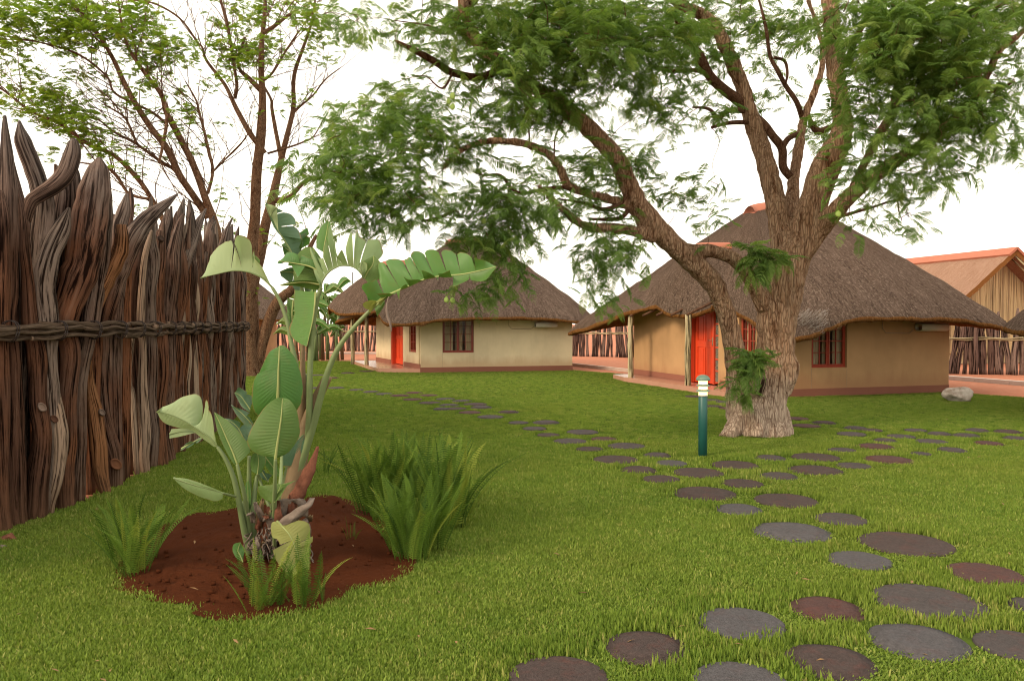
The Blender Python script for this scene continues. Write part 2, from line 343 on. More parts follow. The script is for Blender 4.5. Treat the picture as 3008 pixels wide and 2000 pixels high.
# stepping stones
def stonemat(name, col, red):
    m, n, b = newmat(name); v = coords(n)
    gr = noisef(n, v, 7, 8, .7)
    c = mixc(n, ramp(n, gr, [(.35, (0, 0, 0)), (.65, (1, 1, 1))]), tuple(x*.75 for x in col), tuple(x*1.15 for x in col))
    c = mixc(n, ramp(n, noisef(n, v, 2.2, 4), [(.5, (0, 0, 0)), (.75, (red, red, red))]), c, (.15, .045, .033))
    c = mixc(n, ramp(n, noisef(n, v, 60, 5, .8), [(.62, (0, 0, 0)), (.8, (.5, .5, .5))]), c, tuple(min(.3, x*1.7) for x in col))
    vl = n.nodes.new('ShaderNodeVectorMath'); vl.operation = 'LENGTH'; n.links.new(v, vl.inputs[0])
    ri = mathn(n, 'SINE', mathn(n, 'MULTIPLY', mathn(n, 'ADD', vl.outputs['Value'], mathn(n, 'MULTIPLY', gr, .34)), 75))
    c = mixc(n, mathn(n, 'MULTIPLY', ramp(n, ri, [(.3, (0, 0, 0)), (.9, (1, 1, 1))]), .22), c, tuple(x*.45 for x in col))
    at = n.nodes.new('ShaderNodeSeparateXYZ'); n.links.new(v, at.inputs[0]); an = mathn(n, 'ARCTAN2', at.outputs[1], at.outputs[0])
    cr = mathn(n, 'SINE', mathn(n, 'ADD', mathn(n, 'MULTIPLY', an, 13), mathn(n, 'MULTIPLY', gr, 14)))
    ck = mathn(n, 'MULTIPLY', ramp(n, cr, [(.9, (0, 0, 0)), (.99, (1, 1, 1))]), ramp(n, vl.outputs['Value'], [(.05, (1, 1, 1)), (.55, (0, 0, 0))]))
    c = mixc(n, mathn(n, 'MULTIPLY', ck, .6), c, tuple(x*.3 for x in col))
    n.links.new(c, b.inputs['Base Color']); b.inputs['Roughness'].default_value = .85; b.inputs['Specular IOR Level'].default_value = .15
    bump(n, b, mathn(n, 'ADD', mathn(n, 'MULTIPLY', ri, .25), mathn(n, 'SUBTRACT', mathn(n, 'ADD', gr, noisef(n, v, 60, 4)), mathn(n, 'MULTIPLY', ck, .6))), .7, .012); M[name] = m
stonemat('stone_slate', (.098, .092, .098), .15); stonemat('stone_brown', (.075, .055, .052), .35); stonemat('stone_red', (.095, .052, .048), .6); stonemat('stone_grey', (.082, .070, .070), .3)
M['stone'] = M['stone_brown']
m, n, b = newmat('pale_rock'); v = coords(n)
c = ramp(n, noisef(n, v, 4, 8, .7), [(.35, (.20, .14, .10)), (.5, (.42, .36, .32)), (.7, (.6, .56, .52))]); n.links.new(c, b.inputs['Base Color']); b.inputs['Roughness'].default_value = .9; bump(n, b, noisef(n, v, 10, 8), .7, .03); M['rock'] = m
M['reed'] = None
# ---------------------------------------------------------------- scatter (geometry nodes) for stuff only
def scatter(name, pts, rots, scls, vis, variants, parent=None, origin=(0, 0, 0)):
    me = bpy.data.meshes.new(name); pts = np.asarray(pts, np.float32)-np.asarray(origin, np.float32)
    me.vertices.add(len(pts)); me.vertices.foreach_set('co', pts.ravel())
    for nm, arr in (('rot', rots), ('scl', scls)):
        a = me.attributes.new(nm, 'FLOAT_VECTOR', 'POINT'); a.data.foreach_set('vector', np.asarray(arr, np.float32).ravel())
    a = me.attributes.new('vi', 'INT', 'POINT'); a.data.foreach_set('value', np.asarray(vis, np.int32))
    for vobj in variants[:1]: me.materials.append(vobj.data.materials[0])
    o = bpy.data.objects.new(name, me); link(o)
    o.location = origin
    if parent is not None: o.parent = parent; o.location = Vector(origin)-wloc(parent)
    g = bpy.data.node_groups.new(name+'_scatter', 'GeometryNodeTree')
    g.interface.new_socket('Geometry', in_out='INPUT', socket_type='NodeSocketGeometry')
    g.interface.new_socket('Geometry', in_out='OUTPUT', socket_type='NodeSocketGeometry')
    gi = g.nodes.new('NodeGroupInput'); go = g.nodes.new('NodeGroupOutput'); ip = g.nodes.new('GeometryNodeInstanceOnPoints')
    jn = g.nodes.new('GeometryNodeJoinGeometry')
    for vobj in variants:
        ob = g.nodes.new('GeometryNodeObjectInfo'); ob.inputs['Object'].default_value = vobj; ob.inputs['As Instance'].default_value = True
        g.links.new(ob.outputs['Geometry'], jn.inputs[0])
    def attr(nm, dt):
        x = g.nodes.new('GeometryNodeInputNamedAttribute'); x.data_type = dt; x.inputs['Name'].default_value = nm
        return x.outputs['Attribute']
    e = g.nodes.new('FunctionNodeEulerToRotation'); g.links.new(attr('rot', 'FLOAT_VECTOR'), e.inputs[0])
    g.links.new(gi.outputs[0], ip.inputs['Points']); g.links.new(jn.outputs[0], ip.inputs['Instance'])
    ip.inputs['Pick Instance'].default_value = True
    g.links.new(attr('vi', 'INT'), ip.inputs['Instance Index']); g.links.new(e.outputs[0], ip.inputs['Rotation']); g.links.new(attr('scl', 'FLOAT_VECTOR'), ip.inputs['Scale'])
    g.links.new(ip.outputs[0], go.inputs[0])
    md = o.modifiers.new('scatter', 'NODES'); md.node_group = g
    return o
def variant(mb, name, mat):
    return bpy.data.objects.new(name, mb.mesh(name, mat))     # source mesh only, not linked to the scene
def inpoly(x, y, poly):
    ins = np.zeros(len(x), bool); n = len(poly); j = n-1
    for i in range(n):
        xi, yi = poly[i][0], poly[i][1]; xj, yj = poly[j][0], poly[j][1]
        c = ((yi > y) != (yj > y)) & (x < (xj-xi)*(y-yi)/((yj-yi) or 1e-9)+xi); ins ^= c; j = i
    return ins
# ================================================================ ground
FL = [(-4.15, 1.0), (-4.05, 4.5), (-3.9, 6.2), (-3.82, 7), (-3.9, 8), (-4.1, 9.3), (-4.45, 11.5), (-4.84, 13.9)]   # palisade line (x, y)
def xf(D): return float(np.interp(D, [p[1] for p in FL], [p[0] for p in FL]))
A2 = Vector((5.3, 16.5, 0)); U2 = Vector((.958, .287, 0)); V2 = Vector((-.287, .958, 0))
A1 = Vector((-2.93, 24.9, 0)); U1 = Vector((.972, .235, 0)); V1 = Vector((-.407, .913, 0)).normalized()
mb = MB(); mb.add([(-400, -60, -.03), (400, -60, -.03), (400, 700, -.03), (-400, 700, -.03)], [(0, 1, 2, 3)])
tag(mb.build('ground', M['earth']), kind='structure')
lawnpoly = [(xf(p[1])+.02, p[1]) for p in FL]+[(-5.6, 15.2), (-8.5, 16.5), (-13, 19), (-15, 32.6), (-5.6, 32.4), (-5.1, 30.2), (2.05, 26.2), (3.45, 24.3), (5, 21.5), (10.1, 18.05), (10.95, 16.5), (12.8, 13.2), (13.5, 1.0)]
mb = MB(); mb.add([(x, y, 0) for x, y in lawnpoly], [tuple(reversed(range(len(lawnpoly))))])
o = mb.build('lawn', M['lawn'], smooth=False); tag(o, kind='structure')
if o.data.polygons[0].normal.z < 0: o.data.flip_normals()
bedpx = [(372, 1715), (395, 1640), (450, 1575), (560, 1530), (700, 1505), (830, 1480), (950, 1465), (1050, 1500), (1130, 1570), (1185, 1640), (1150, 1700), (1060, 1722), (950, 1770), (830, 1795), (700, 1812), (590, 1800), (575, 1770), (480, 1760), (410, 1740)]
bed = [(g.x, g.y) for g in (G(*p) for p in bedpx)]
bedc = crom([(x, y) for x, y in bed], 4, True)
cx = sum(p[0] for p in bedc)/len(bedc); cy = sum(p[1] for p in bedc)/len(bedc)
mb = MB(); rings = 44; nb = len(bedc); vs = []
for k in range(rings+1):
    s_ = k/rings
    for p in bedc:
        x = cx+(p[0]-cx)*s_*1.09; y = cy+(p[1]-cy)*s_*1.09
        z = .012+.045*(1-s_*s_)+.024*noise.noise(Vector((x*4, y*4, 0)))+.016*noise.noise(Vector((x*15, y*15, 3)))+.010*noise.noise(Vector((x*38, y*38, 3)))*min(1, (1-s_)*6+.3)
        vs.append((x, y, max(z, .005)))
fs = [(k*nb+j, k*nb+(j+1) % nb, (k+1)*nb+(j+1) % nb, (k+1)*nb+j) for k in range(rings) for j in range(nb)]
fs = [tuple(reversed(f)) for f in fs]
mb.add(vs, fs); o = mb.build('soil_bed', M['soil']); tag(o, kind='structure')
if o.data.polygons[len(fs)//2].normal.z < 0: o.data.flip_normals()
def kerb(p, q, w=.12, h=.09):
    p = Vector(p); q = Vector(q); d = q-p; L = d.length; d.normalize(); n_ = Vector((-d.y, d.x, 0)); k = max(1, int(L/1.0)); mb = MB()
    for i in range(k):
        c = p+d*((i+.5)*L/k); mb.box(c+Vector((0, 0, h/2-.02)), d*(L/k/2-.008), n_*w/2, Vector((0, 0, h/2+.01)))
    return tag(mb.build('kerb', M['kerb'], smooth=False), kind='structure')
kerb((1.9, 30.2, 0), (4.3, 24.6, 0)); kerb((12.2, 23.4, 0), (14.2, 17.5, 0), .25); kerb((-13, 41, 0), (-6, 40.6, 0), .7, .06)
# ================================================================ huts
def wall(parent, A, d, n_, L, z1, ops, mats, th=.2, name='wall'):
    """wall along d from A, outward normal n_, openings (t0,t1,zb,zt); real reveals"""
    mb = MB(); ts = sorted({0, L, *[o[0] for o in ops], *[o[1] for o in ops]}); zs = sorted({0, z1, *[o[2] for o in ops], *[o[3] for o in ops]})
    pt = lambda t, z, q: A+d*t-n_*q+Vector((0, 0, z))
    flip = d.cross(Vector((0, 0, 1))).dot(n_) < 0
    def quad(a, b_, c, e, rev=False):
        f = [(0, 1, 2, 3)] if (rev == flip) else [(3, 2, 1, 0)]; mb.add([a, b_, c, e], f)
    for i in range(len(ts)-1):
        for j in range(len(zs)-1):
            tm = (ts[i]+ts[i+1])/2; zm = (zs[j]+zs[j+1])/2
            if any(o[0] < tm < o[1] and o[2] < zm < o[3] for o in ops): continue
            for q, rv in ((0, False), (th, True)):
                quad(pt(ts[i], zs[j], q), pt(ts[i+1], zs[j], q), pt(ts[i+1], zs[j+1], q), pt(ts[i], zs[j+1], q), rv)
    for (a, b_, zb, zt) in ops:
        quad(pt(a, zb, 0), pt(a, zb, th), pt(a, zt, th), pt(a, zt, 0), True); quad(pt(b_, zb, 0), pt(b_, zb, th), pt(b_, zt, th), pt(b_, zt, 0))
        quad(pt(a, zb, 0), pt(b_, zb, 0), pt(b_, zb, th), pt(a, zb, th), True); quad(pt(a, zt, 0), pt(b_, zt, 0), pt(b_, zt, th), pt(a, zt, th))
    quad(pt(0, z1, 0), pt(L, z1, 0), pt(L, z1, th), pt(0, z1, th))
    quad(pt(0, 0, 0), pt(0, 0, th), pt(0, z1, th), pt(0, z1, 0), True); quad(pt(L, 0, 0), pt(L, 0, th), pt(L, z1, th), pt(L, z1, 0))
    return mb.build(name, mats, parent, smooth=False)
Z = Vector((0, 0, 1))
def bar(mb, A, d, n_, t0, t1, z0, z1, q0, q1, mat=0):
    c = A+d*((t0+t1)/2)-n_*((q0+q1)/2)+Z*((z0+z1)/2); mb.box(c, d*(abs(t1-t0)/2), n_*(abs(q1-q0)/2), Z*((z1-z0)/2), mat)
def window(parent, A, d, n_, t0, t1, z0, z1, mat, cols=2, rows=4, q=.06, lit=False):
    mb = MB(); w = .045
    bar(mb, A, d, n_, t0, t0+w, z0, z1, q, q+.06); bar(mb, A, d, n_, t1-w, t1, z0, z1, q, q+.06)
    bar(mb, A, d, n_, t0+w, t1-w, z0, z0+w, q-.004, q+.064); bar(mb, A, d, n_, t0+w, t1-w, z1-w, z1, q-.004, q+.064)
    tm = (t0+t1)/2; bar(mb, A, d, n_, tm-.012, tm+.012, z0+w, z1-w, q+.01, q+.05)
    win = mb.build('window', mat, parent, smooth=False)
    pane_me = None
    for s0, s1 in ((t0+w, tm-.012), (tm+.012, t1-w)):
        mb = MB(); g = .028; a, b_ = s0+.002, s1-.002; zb, zt = z0+w+.002, z1-w-.002
        bar(mb, A, d, n_, a, a+g, zb, zt, q-.012, q+.03); bar(mb, A, d, n_, b_-g, b_, zb, zt, q-.012, q+.03)
        bar(mb, A, d, n_, a+g, b_-g, zb, zb+g, q-.010, q+.028); bar(mb, A, d, n_, a+g, b_-g, zt-g, zt, q-.010, q+.028)
        pw = (b_-a-2*g)/cols; ph = (zt-zb-2*g)/rows
        for c in range(1, cols): bar(mb, A, d, n_, a+g+c*pw-.009, a+g+c*pw+.009, zb+g, zt-g, q-.006, q+.022)
        for r in range(1, rows): bar(mb, A, d, n_, a+g, b_-g, zb+g+r*ph-.009, zb+g+r*ph+.009, q-.003, q+.019)
        mb.build('sash', mat, win, smooth=False)
        for c in range(cols):
            for r in range(rows):
                cc = A+d*(a+g+(c+.5)*pw)-n_*(q+.012)+Z*(zb+g+(r+.5)*ph)
                if pane_me is None:
                    pm = MB(); pm.box((0, 0, 0), d*(pw/2-.003), n_*.003, Z*(ph/2-.003)); pane_me = pm.mesh('pane', M['glass'], False)
                po = bpy.data.objects.new('pane', pane_me); link(po, win); po.location = cc-wloc(win)
    rnd = random.Random(int(t0*100+z0*7+A.x*13))
    for a, b_ in ((t0-.05, t0+(t1-t0)*.36), (t0+(t1-t0)*.44, t0+(t1-t0)*.66), (t1-(t1-t0)*.26, t1+.05)):
        mb = MB(); nn = 40; vs = []
        for i in range(nn+1):
            t = a+(b_-a)*i/nn; qq = .17+.018*math.sin(i*1.15+rnd.random())
            vs += [A+d*t-n_*qq+Z*(z0-.1), A+d*(t+.008*rnd.random())-n_*(qq+.004)+Z*(z1+.05)]
        mb.add(vs, [(2*i, 2*i+2, 2*i+3, 2*i+1) for i in range(nn)]); mb.build('curtain', M['curtain'], win)
    if lit:  # two glowing dots added behind the panes, standing in for lamp reflections
        for k, (tt, zz) in enumerate(((.66, .42), (.79, .5))):
            mb = MB(); mb.lathe(A+d*(t0+(t1-t0)*tt)-n_*.42+Z*(z0+(z1-z0)*zz), [(.004, -.02), (.016, 0), (.004, .02)], 10); mb.build('lamp_glint', M['glow'], win)
    return win
def panel_door(parent, A, d, n_, t0, t1, z0, z1, q, mat, fr, side=None):
    f = .06; mb = MB()
    s0, s1 = (min(t0, side[0]), max(t1, side[1])) if side else (t0, t1)
    bar(mb, A, d, n_, s0-f, s0, z0, z1+f, q-.02, q+.08); bar(mb, A, d, n_, s1, s1+f, z0, z1+f, q-.02, q+.08); bar(mb, A, d, n_, s0, s1, z1, z1+f, q-.016, q+.076)
    if side:
        mid = t0 if side[1] <= t0+.01 else t1; bar(mb, A, d, n_, mid-.025, mid+.025, z0, z1, q-.012, q+.07)
    dr = mb.build('door_frame', fr, parent, smooth=False)
    mb = MB(); st = .1; a, b_ = t0+.03, t1-.03; rails = [z0+.01, z0+.2, z0+.88, z0+1.02, z1-.12, z1-.01]
    bar(mb, A, d, n_, a, a+st, rails[0], rails[5], q+.01, q+.05); bar(mb, A, d, n_, b_-st, b_, rails[0], rails[5], q+.01, q+.05)
    mid = (a+b_)/2
    for k in (0, 2, 4): bar(mb, A, d, n_, a+st, b_-st, rails[k], rails[k+1], q+.012, q+.048)
    for k in (1, 3): bar(mb, A, d, n_, mid-st*.4, mid+st*.4, rails[k], rails[k+1], q+.014, q+.046)
    door = mb.build('door', mat, parent, smooth=False)
    for k in (1, 3):
        for x0, x1 in ((a+st, mid-st*.4), (mid+st*.4, b_-st)):
            mb = MB(); bar(mb, A, d, n_, x0+.001, x1-.001, rails[k]+.001, rails[k+1]-.001, q+.03, q+.042)
            bar(mb, A, d, n_, x0+.035, x1-.035, rails[k]+.035, rails[k+1]-.035, q+.02, q+.03); mb.build('panel', mat, door, smooth=False)
    mb = MB(); hx = a+.05; bar(mb, A, d, n_, hx-.018, hx+.018, z0+.92, z0+1.12, q+.002, q+.01); mb.tube([A+d*hx-n_*(q-.03)+Z*(z0+1.05), A+d*(hx+.1)-n_*(q-.035)+Z*(z0+1.045)], [.01, .008], 8)
    mb.build('handle', M['conduit'], door)
    if side:
        a, b_ = side; mb = MB(); g = .035; rr = 6; ph = (z1-z0-.12)/rr
        bar(mb, A, d, n_, a+.005, a+g, z0+.005, z1-.005, q+.01, q+.045); bar(mb, A, d, n_, b_-g, b_-.027, z0+.005, z1-.005, q+.01, q+.045)
        for r in range(rr+1): bar(mb, A, d, n_, a+g, b_-g, z0+.05+r*ph-.018, z0+.05+r*ph+.018, q+.013, q+.042)
        sd_ = mb.build('sidelight', fr, parent, smooth=False)
        for r in range(rr):
            mb = MB(); bar(mb, A, d, n_, a+g, b_-g, z0+.05+r*ph+.019, z0+.05+(r+1)*ph-.019, q+.024, q+.03); mb.build('pane', M['lattice_glass'], sd_, smooth=False)
def loft(parent, name, eave, top, closed, th=.165, prof=lambda s: s, hprof=lambda s: s, rings=34, seed=0, bulge=.0, mats=None, inner=None):
    """thatch body from top line to eave line, with thick cut edge and underside"""
    E = [Vector(e) for e in eave]; T = [Vector(t) for t in top]; n_ = len(E); vs = []; L = [0]
    for i in range(1, n_): L.append(L[-1]+(E[i]-E[i-1]).length)
    tot = L[-1]+(E[0]-E[-1]).length
    cen = sum(E, Vector())/n_
    rows = []
    for k in range(rings+1):
        s = k/rings; row = []
        for i in range(n_):
            e = E[i]+Z*th; t = T[i]; p = Vector((t.x+(e.x-t.x)*hprof(s), t.y+(e.y-t.y)*hprof(s), t.z+(e.z-t.z)*prof(s)))
            p.z += bulge*math.sin(math.pi*s)
            if s > .9: p.z -= .06*((s-.9)/.1)**2
            q = p*1.0; p += Vector((noise.noise(q*2.2+Vector((seed, 0, 0))), noise.noise(q*2.2+Vector((0, seed, 9))), noise.noise(q*2.0)))*.035*min(1, s*3)
            p.z += .018*noise.noise(q*9)
            row.append(p)
        rows.append(row)
    out = []
    for i in range(n_):
        o_ = E[i]-T[i]; o_.z = 0; o_.normalize(); out.append(o_)
    def rj(i, a): return a*noise.noise(Vector((E[i].x*7, E[i].y*7, E[i].z*5+seed)))
    rows.append([rows[-1][i]-Z*(th*.45)+out[i]*(.01+rj(i, .03)) for i in range(n_)])
    rows.append([E[i]-out[i]*(.05+rj(i, .03))+Z*(rj(i, .04)) for i in range(n_)])
    rows.append([E[i]-out[i]*.16+Z*.05 for i in range(n_)])
    inn = [E[i]+(T[i]-E[i])*.55-Z*.22 for i in range(n_)]
    rows.append(inn)
    for r in rows: vs += r
    mb = MB(); cnt = n_ if closed else n_-1; fs = []; uv = []; mi = []
    V = [0]
    for k in range(1, len(rows)): V.append(V[-1]+(rows[k][0]-rows[k-1][0]).length)
    for k in range(len(rows)-1):
        for i in range(cnt):
            j = (i+1) % n_; u0 = L[i]; u1 = L[j] if j else tot
            mb.add([rows[k][i], rows[k][j], rows[k+1][j], rows[k+1][i]], [(0, 1, 2, 3)], [[(u0, V[k]), (u1, V[k]), (u1, V[k+1]), (u0, V[k+1])]], 0 if k < rings else 1)
    if closed: mb.add(rows[0], [tuple(range(n_))], [[(0, 0)]*n_], 0)
    # weld
    me = mb.mesh(name, mats or [M['thatch'], M['thatch_edge']])
    import bmesh
    bm = bmesh.new(); bm.from_mesh(me); bmesh.ops.remove_doubles(bm, verts=bm.verts, dist=.0004); bmesh.ops.recalc_face_normals(bm, faces=bm.faces); bm.to_mesh(me); bm.free()
    o = bpy.data.objects.new(name, me); link(o, parent); o.location = -wloc(parent)
    # loose straw ends along the cut edge
    rnd = random.Random(seed); mb = MB(); ns = int(tot*95)
    for _ in range(ns):
        i = rnd.randrange(cnt); j = (i+1) % n_; f = rnd.random(); w = rnd.random()
        a = rows[rings][i].lerp(rows[rings][j], f); b_ = rows[rings+2][i].lerp(rows[rings+2][j], f); p = a.lerp(b_, w)
        dr = (out[i]*rnd.uniform(.2, 1)-Z*rnd.uniform(.5, 1.1)+Vector((rnd.uniform(-.4, .4), rnd.uniform(-.4, .4), 0))).normalized()
        ln = rnd.uniform(.015, .06); sd_ = dr.cross(out[i]).normalized()*rnd.uniform(.002, .005)
        mb.add([p-sd_, p+sd_, p+dr*ln], [(0, 1, 2)])
    # short stubble standing proud of the roof face
    for _ in range(int(tot*160)):
        k = min(rings-1, int(rings*rnd.random()**.8)); i = rnd.randrange(cnt); j = (i+1) % n_
        p = rows[k][i].lerp(rows[k][j], rnd.random()); dn = (rows[k+1][i]-rows[k][i]).normalized(); lat = (rows[k][j]-rows[k][i]).normalized(); nn = lat.cross(dn); nn = nn if nn.z > 0 else -nn
        p = p-nn*.004; dr = (dn+nn*rnd.uniform(.15, .5)+lat*rnd.uniform(-.3, .3)).normalized(); sd_ = lat*.004
        mb.add([p-sd_, p+sd_, p+dr*rnd.uniform(.03, .07)], [(0, 1, 2)], None, 1)
    st = mb.build('straw_ends', [M['straw'], (mats or [M['thatch']])[0]], o); tag(st, kind='stuff')
    return o
def main_roof(parent, eave, r0, r1, seed, name='thatch_roof', cap=True, bulge=.05):
    E = [Vector(v) for v in crom([tuple(e) for e in eave], 12, True)]; r = r1-r0; T = []
    for e in E:
        t = max(0, min(1, (e-r0).dot(r)/max(r.length_squared, 1e-6))); b_ = r0+r*t; o_ = e-b_; o_.z = 0; T.append(b_+o_.normalized()*.10)
    o = loft(parent, name, E, T, True, seed=seed, bulge=bulge)
    if cap: ridge_cap(parent, [r0, r1], .22, o)
    return o
def ridge_cap(parent, line, w, roof, ends=.25):
    p, q = line; d = (q-p); d.z = 0; d.normalize(); sd_ = Vector((-d.y, d.x, 0)); mb = MB(); prof = [(-1.25, -.30), (-1.2, -.22), (-.75, .02), (-.3, .13), (0, .16), (.3, .13), (.75, .02), (1.2, -.22), (1.25, -.30)]
    n_ = 14; P0 = p-d*ends; P1 = q+d*ends; vs = []
    for k in range(n_+1):
        s = k/n_; c = P0.lerp(P1, s); e = 1 if 0 < k < n_ else .9; dz = -.10*abs(2*s-1)**4
        for (a, z) in prof: vs.append(c+sd_*(a*w*e)+Z*(z*w*2.0+dz+.02+.01*noise.noise(c*4)))
    m_ = len(prof); fs = [(k*m_+j, k*m_+j+1, (k+1)*m_+j+1, (k+1)*m_+j) for k in range(n_) for j in range(m_-1)]+[tuple(range(m_)), tuple(range(n_*m_, (n_+1)*m_))]
    fs += [(k*m_, (k+1)*m_, (k+1)*m_+m_-1, k*m_+m_-1) for k in range(n_)]
    mb.add(vs, fs); return mb.build('ridge_cap', M['cap'], roof)
def hood(parent, U, R0, R1, seed, name='porch_roof'):
    E = [Vector(v) for v in crom([tuple(e) for e in U], 8)]; n_ = len(E); T = []
    for i in range(n_):
        q = i/(n_-1); t = 1-abs(2*q-1)**1.6; T.append(R0.lerp(R1, t)+(E[i]-R1).normalized()*0+Z*0)
    o = loft(parent, name, E, T, False, seed=seed, prof=lambda s: s**1.55, hprof=lambda s: s**.92, bulge=0)
    ridge_cap(parent, [R0, R1], .2, o, .12); return o
def skirting(parent, A, d, n_, segs, mat, h=.17, z=0):
    mb = MB()
    for a, b_ in segs: bar(mb, A, d, n_, a, b_, z, h+z, -.012, .0-.001)
    return mb.build('skirting', mat, parent, smooth=False)
def porch_post(parent, x, y, ztop, seed, r=.075):
    rnd = random.Random(seed); pts = [(x+rnd.uniform(-.012, .012), y+rnd.uniform(-.012, .012), z) for z in np.linspace(-.05, ztop, 9)]
    mb = MB(); mb.tube(pts, [r*rnd.uniform(.93, 1.05) for _ in pts], 16, .06, .03, seed); return mb.build('porch_post', M['post'], parent)
def hut(label, A, U, V, W, L, mat, fwin, swin, door, eave, r0, r1, uh, hR0, hR1, posts, slab, frame_mat, group, lit, acu):
    o = empty('thatched_hut', (A.x, A.y, 0), label, 'hut', group); Vn = V; H = 2.05
    nF = Vector((U.y, -U.x, 0)); nS = Vector((-V.y, V.x, 0)); nS = nS if nS.dot(U) < 0 else -nS
    nF = nF if nF.dot(V) < 0 else -nF
    wall(o, A, U, nF, W, H, [fwin], mat)
    T_ = .2; sh = lambda q: (q[0]-T_, q[1]-T_, q[2], q[3])
    wall(o, A+V*T_, V, nS, L-T_, H, [sh(swin), sh((door[0], door[1], .0, 1.98))], mat)
    B = A+U*W; C_ = B+V*L; D_ = A+V*L
    wall(o, B+V*T_, V, -nS, L-T_, H, [], mat); wall(o, D_+U*T_, U, -nF, W-2*T_, H-.01, [], mat)
    mbf = MB(); mbf.add([A, B, C_, D_], [(0, 1, 2, 3)]); mbf.v = [(v[0], v[1], .1) for v in mbf.v]; mbf.build('floor', M['patio'], o, smooth=False)
    skirting(o, A, U, nF, [(-.012, W)], M['skirt'])
    skirting(o, A, V, nS, [(0, door[0]-.08)], M['skirt'], .15, .12); skirting(o, A, V, nS, [(door[1]+.08, L)], M['skirt'], .15, .12); skirting(o, B, V, -nS, [(0, L)], M['skirt'])
    # door, its reveal lining and sidelight
    dm = frame_mat
    if door[2]: panel_door(o, A, V, nS, door[0]+.36, door[1]-.06-.14, .13, 1.92, .1, M['door_wood'], M['red_wood'], (door[0]+.06, door[0]+.36))
    else: panel_door(o, A, V, nS, door[0]+.34, door[1]-.06, .13, 1.92, .1, M['door_wood'], M['red_wood'], (door[0]+.06, door[0]+.34))
    mb = MB(); bar(mb, A, V, nS, door[1]-.19, door[1]-.005, .12, 1.97, -.02, .19); mb.build('door_jamb', M['red_wood'], o, smooth=False)
    window(o, A, U, nF, *fwin[:2], fwin[2], fwin[3], dm, lit=lit); window(o, A, V, nS, *swin[:2], swin[2], swin[3], M['win_red'], cols=2, rows=4)
    # plaster joint lines under the window
    for t in (fwin[0], fwin[1]):
        mb = MB(); bar(mb, A, U, nF, t-.003, t+.003, .172, fwin[2]-.002, -.003, .001); mb.build('plaster_joint', M['conduit'], o, smooth=False)
    # slab
    mb = MB(); k = len(slab); top = [Vector((p[0], p[1], .12)) for p in slab]; bot = [Vector((p[0], p[1], -.05)) for p in slab]
    mb.add(top+bot, [tuple(range(k))]+[(i, i+k, (i+1) % k+k, (i+1) % k) for i in range(k)]); s_ = mb.build('porch_floor', M['patio'], o, smooth=False)
    if s_.data.polygons[0].normal.z < 0: s_.data.flip_normals()
    main_roof(o, eave, r0, r1, int(abs(A.x)*10)); hood(o, uh, hR0, hR1, int(abs(A.x)*10)+3)
    for i, (x, y, zt) in enumerate(posts):
        porch_post(o, x, y, zt, i+int(A.y))
    # rafters under the porch
    for k in range(5):
        mb = MB(); t = door[1]+(k-2)*.75; p = A+V*t-nS*(-.75)+Z*1.78; mb.tube([A+V*t+nS*.02+Z*2.15, p+nS*.1], [.035, .03], 8); mb.build('rafter', M['bark_small'], o)
    # air unit and conduit
    t0, zt, rr, ln = acu; c = A+U*t0+nF*.17+Z*zt; mb = MB(); n1 = 20
    vs = []; pr = [(.0, 1, .78), (.02, 1, 1), (1-.02, 1, 1), (1, 1, .78)]
    for (s, a, q) in pr:
        for j in range(n1):
            an = 2*math.pi*j/n1; cx_ = math.copysign(abs(math.cos(an))**.55, math.cos(an)); cz_ = math.copysign(abs(math.sin(an))**.55, math.sin(an)); vs.append(c+U*(s*ln)+nF*(cx_*.13*q)+Z*(cz_*rr*q))
    mb.add(vs, [(i*n1+j, i*n1+(j+1) % n1, (i+1)*n1+(j+1) % n1, (i+1)*n1+j) for i in range(3) for j in range(n1)]+[tuple(range(n1)), tuple(range(3*n1, 4*n1))]); mb.build('air_unit', M['ac'], o)
    mb = MB(); q = A+nF*.012; mb.tube([q+U*t0+Z*(zt-.06), q+U*(t0-.1)+Z*(zt-.14), q+U*(t0-.75)+Z*(zt-.13), q+U*(t0-.85)+Z*(zt-.02), q+U*(t0-.85)+Z*(zt+.2)], [.008]*5, 6); mb.build('conduit', M['conduit'], o)
    return o
e2 = [P(2310, 1008, 15.4), P(2382, 999, 15.5), P(2432, 975, 15.7), P(2498, 951, 15.9), P(2573, 945, 16.1), P(2697, 945, 16.5), P(2822, 950, 17.0), P(2915, 966, 17.3), P(2975, 975, 17.9), Vector((11.4, 19.4, 1.5)), Vector((10.4, 22.5, 1.6)), Vector((9.2, 25.0, 1.45)), Vector((6.5, 25.2, 1.6)), Vector((3.6, 24.6, 1.5)), P(1672, 986, 23.8), P(1740, 966, 22.5), P(1850, 925, 20.8), P(1960, 905, 19.4), P(2101, 912, 18.0), P(2172, 932, 17.0), P(2221, 963, 16.1), P(2262, 995, 15.6)]
u2 = [P(1840, 912, 21.6), P(1860, 903, 21.3), P(1882, 895, 20.8), P(1908, 896, 20.3), P(1936, 914, 19.6), P(1965, 932, 19.0), P(2005, 936, 18.6), P(2045, 932, 18.3), P(2101, 914, 18.1), P(2160, 905, 17.9)]
r20, r21 = P(2225, 606, 19.4), P(2365, 604, 19.9)
pA = A2+U2*-.62; slab2 = [(A2.x-.0, A2.y), (4.62, 16.55), (4.02, 18.4), (3.05, 21.2), (2.9, 22.3), (3.45, 22.5)]
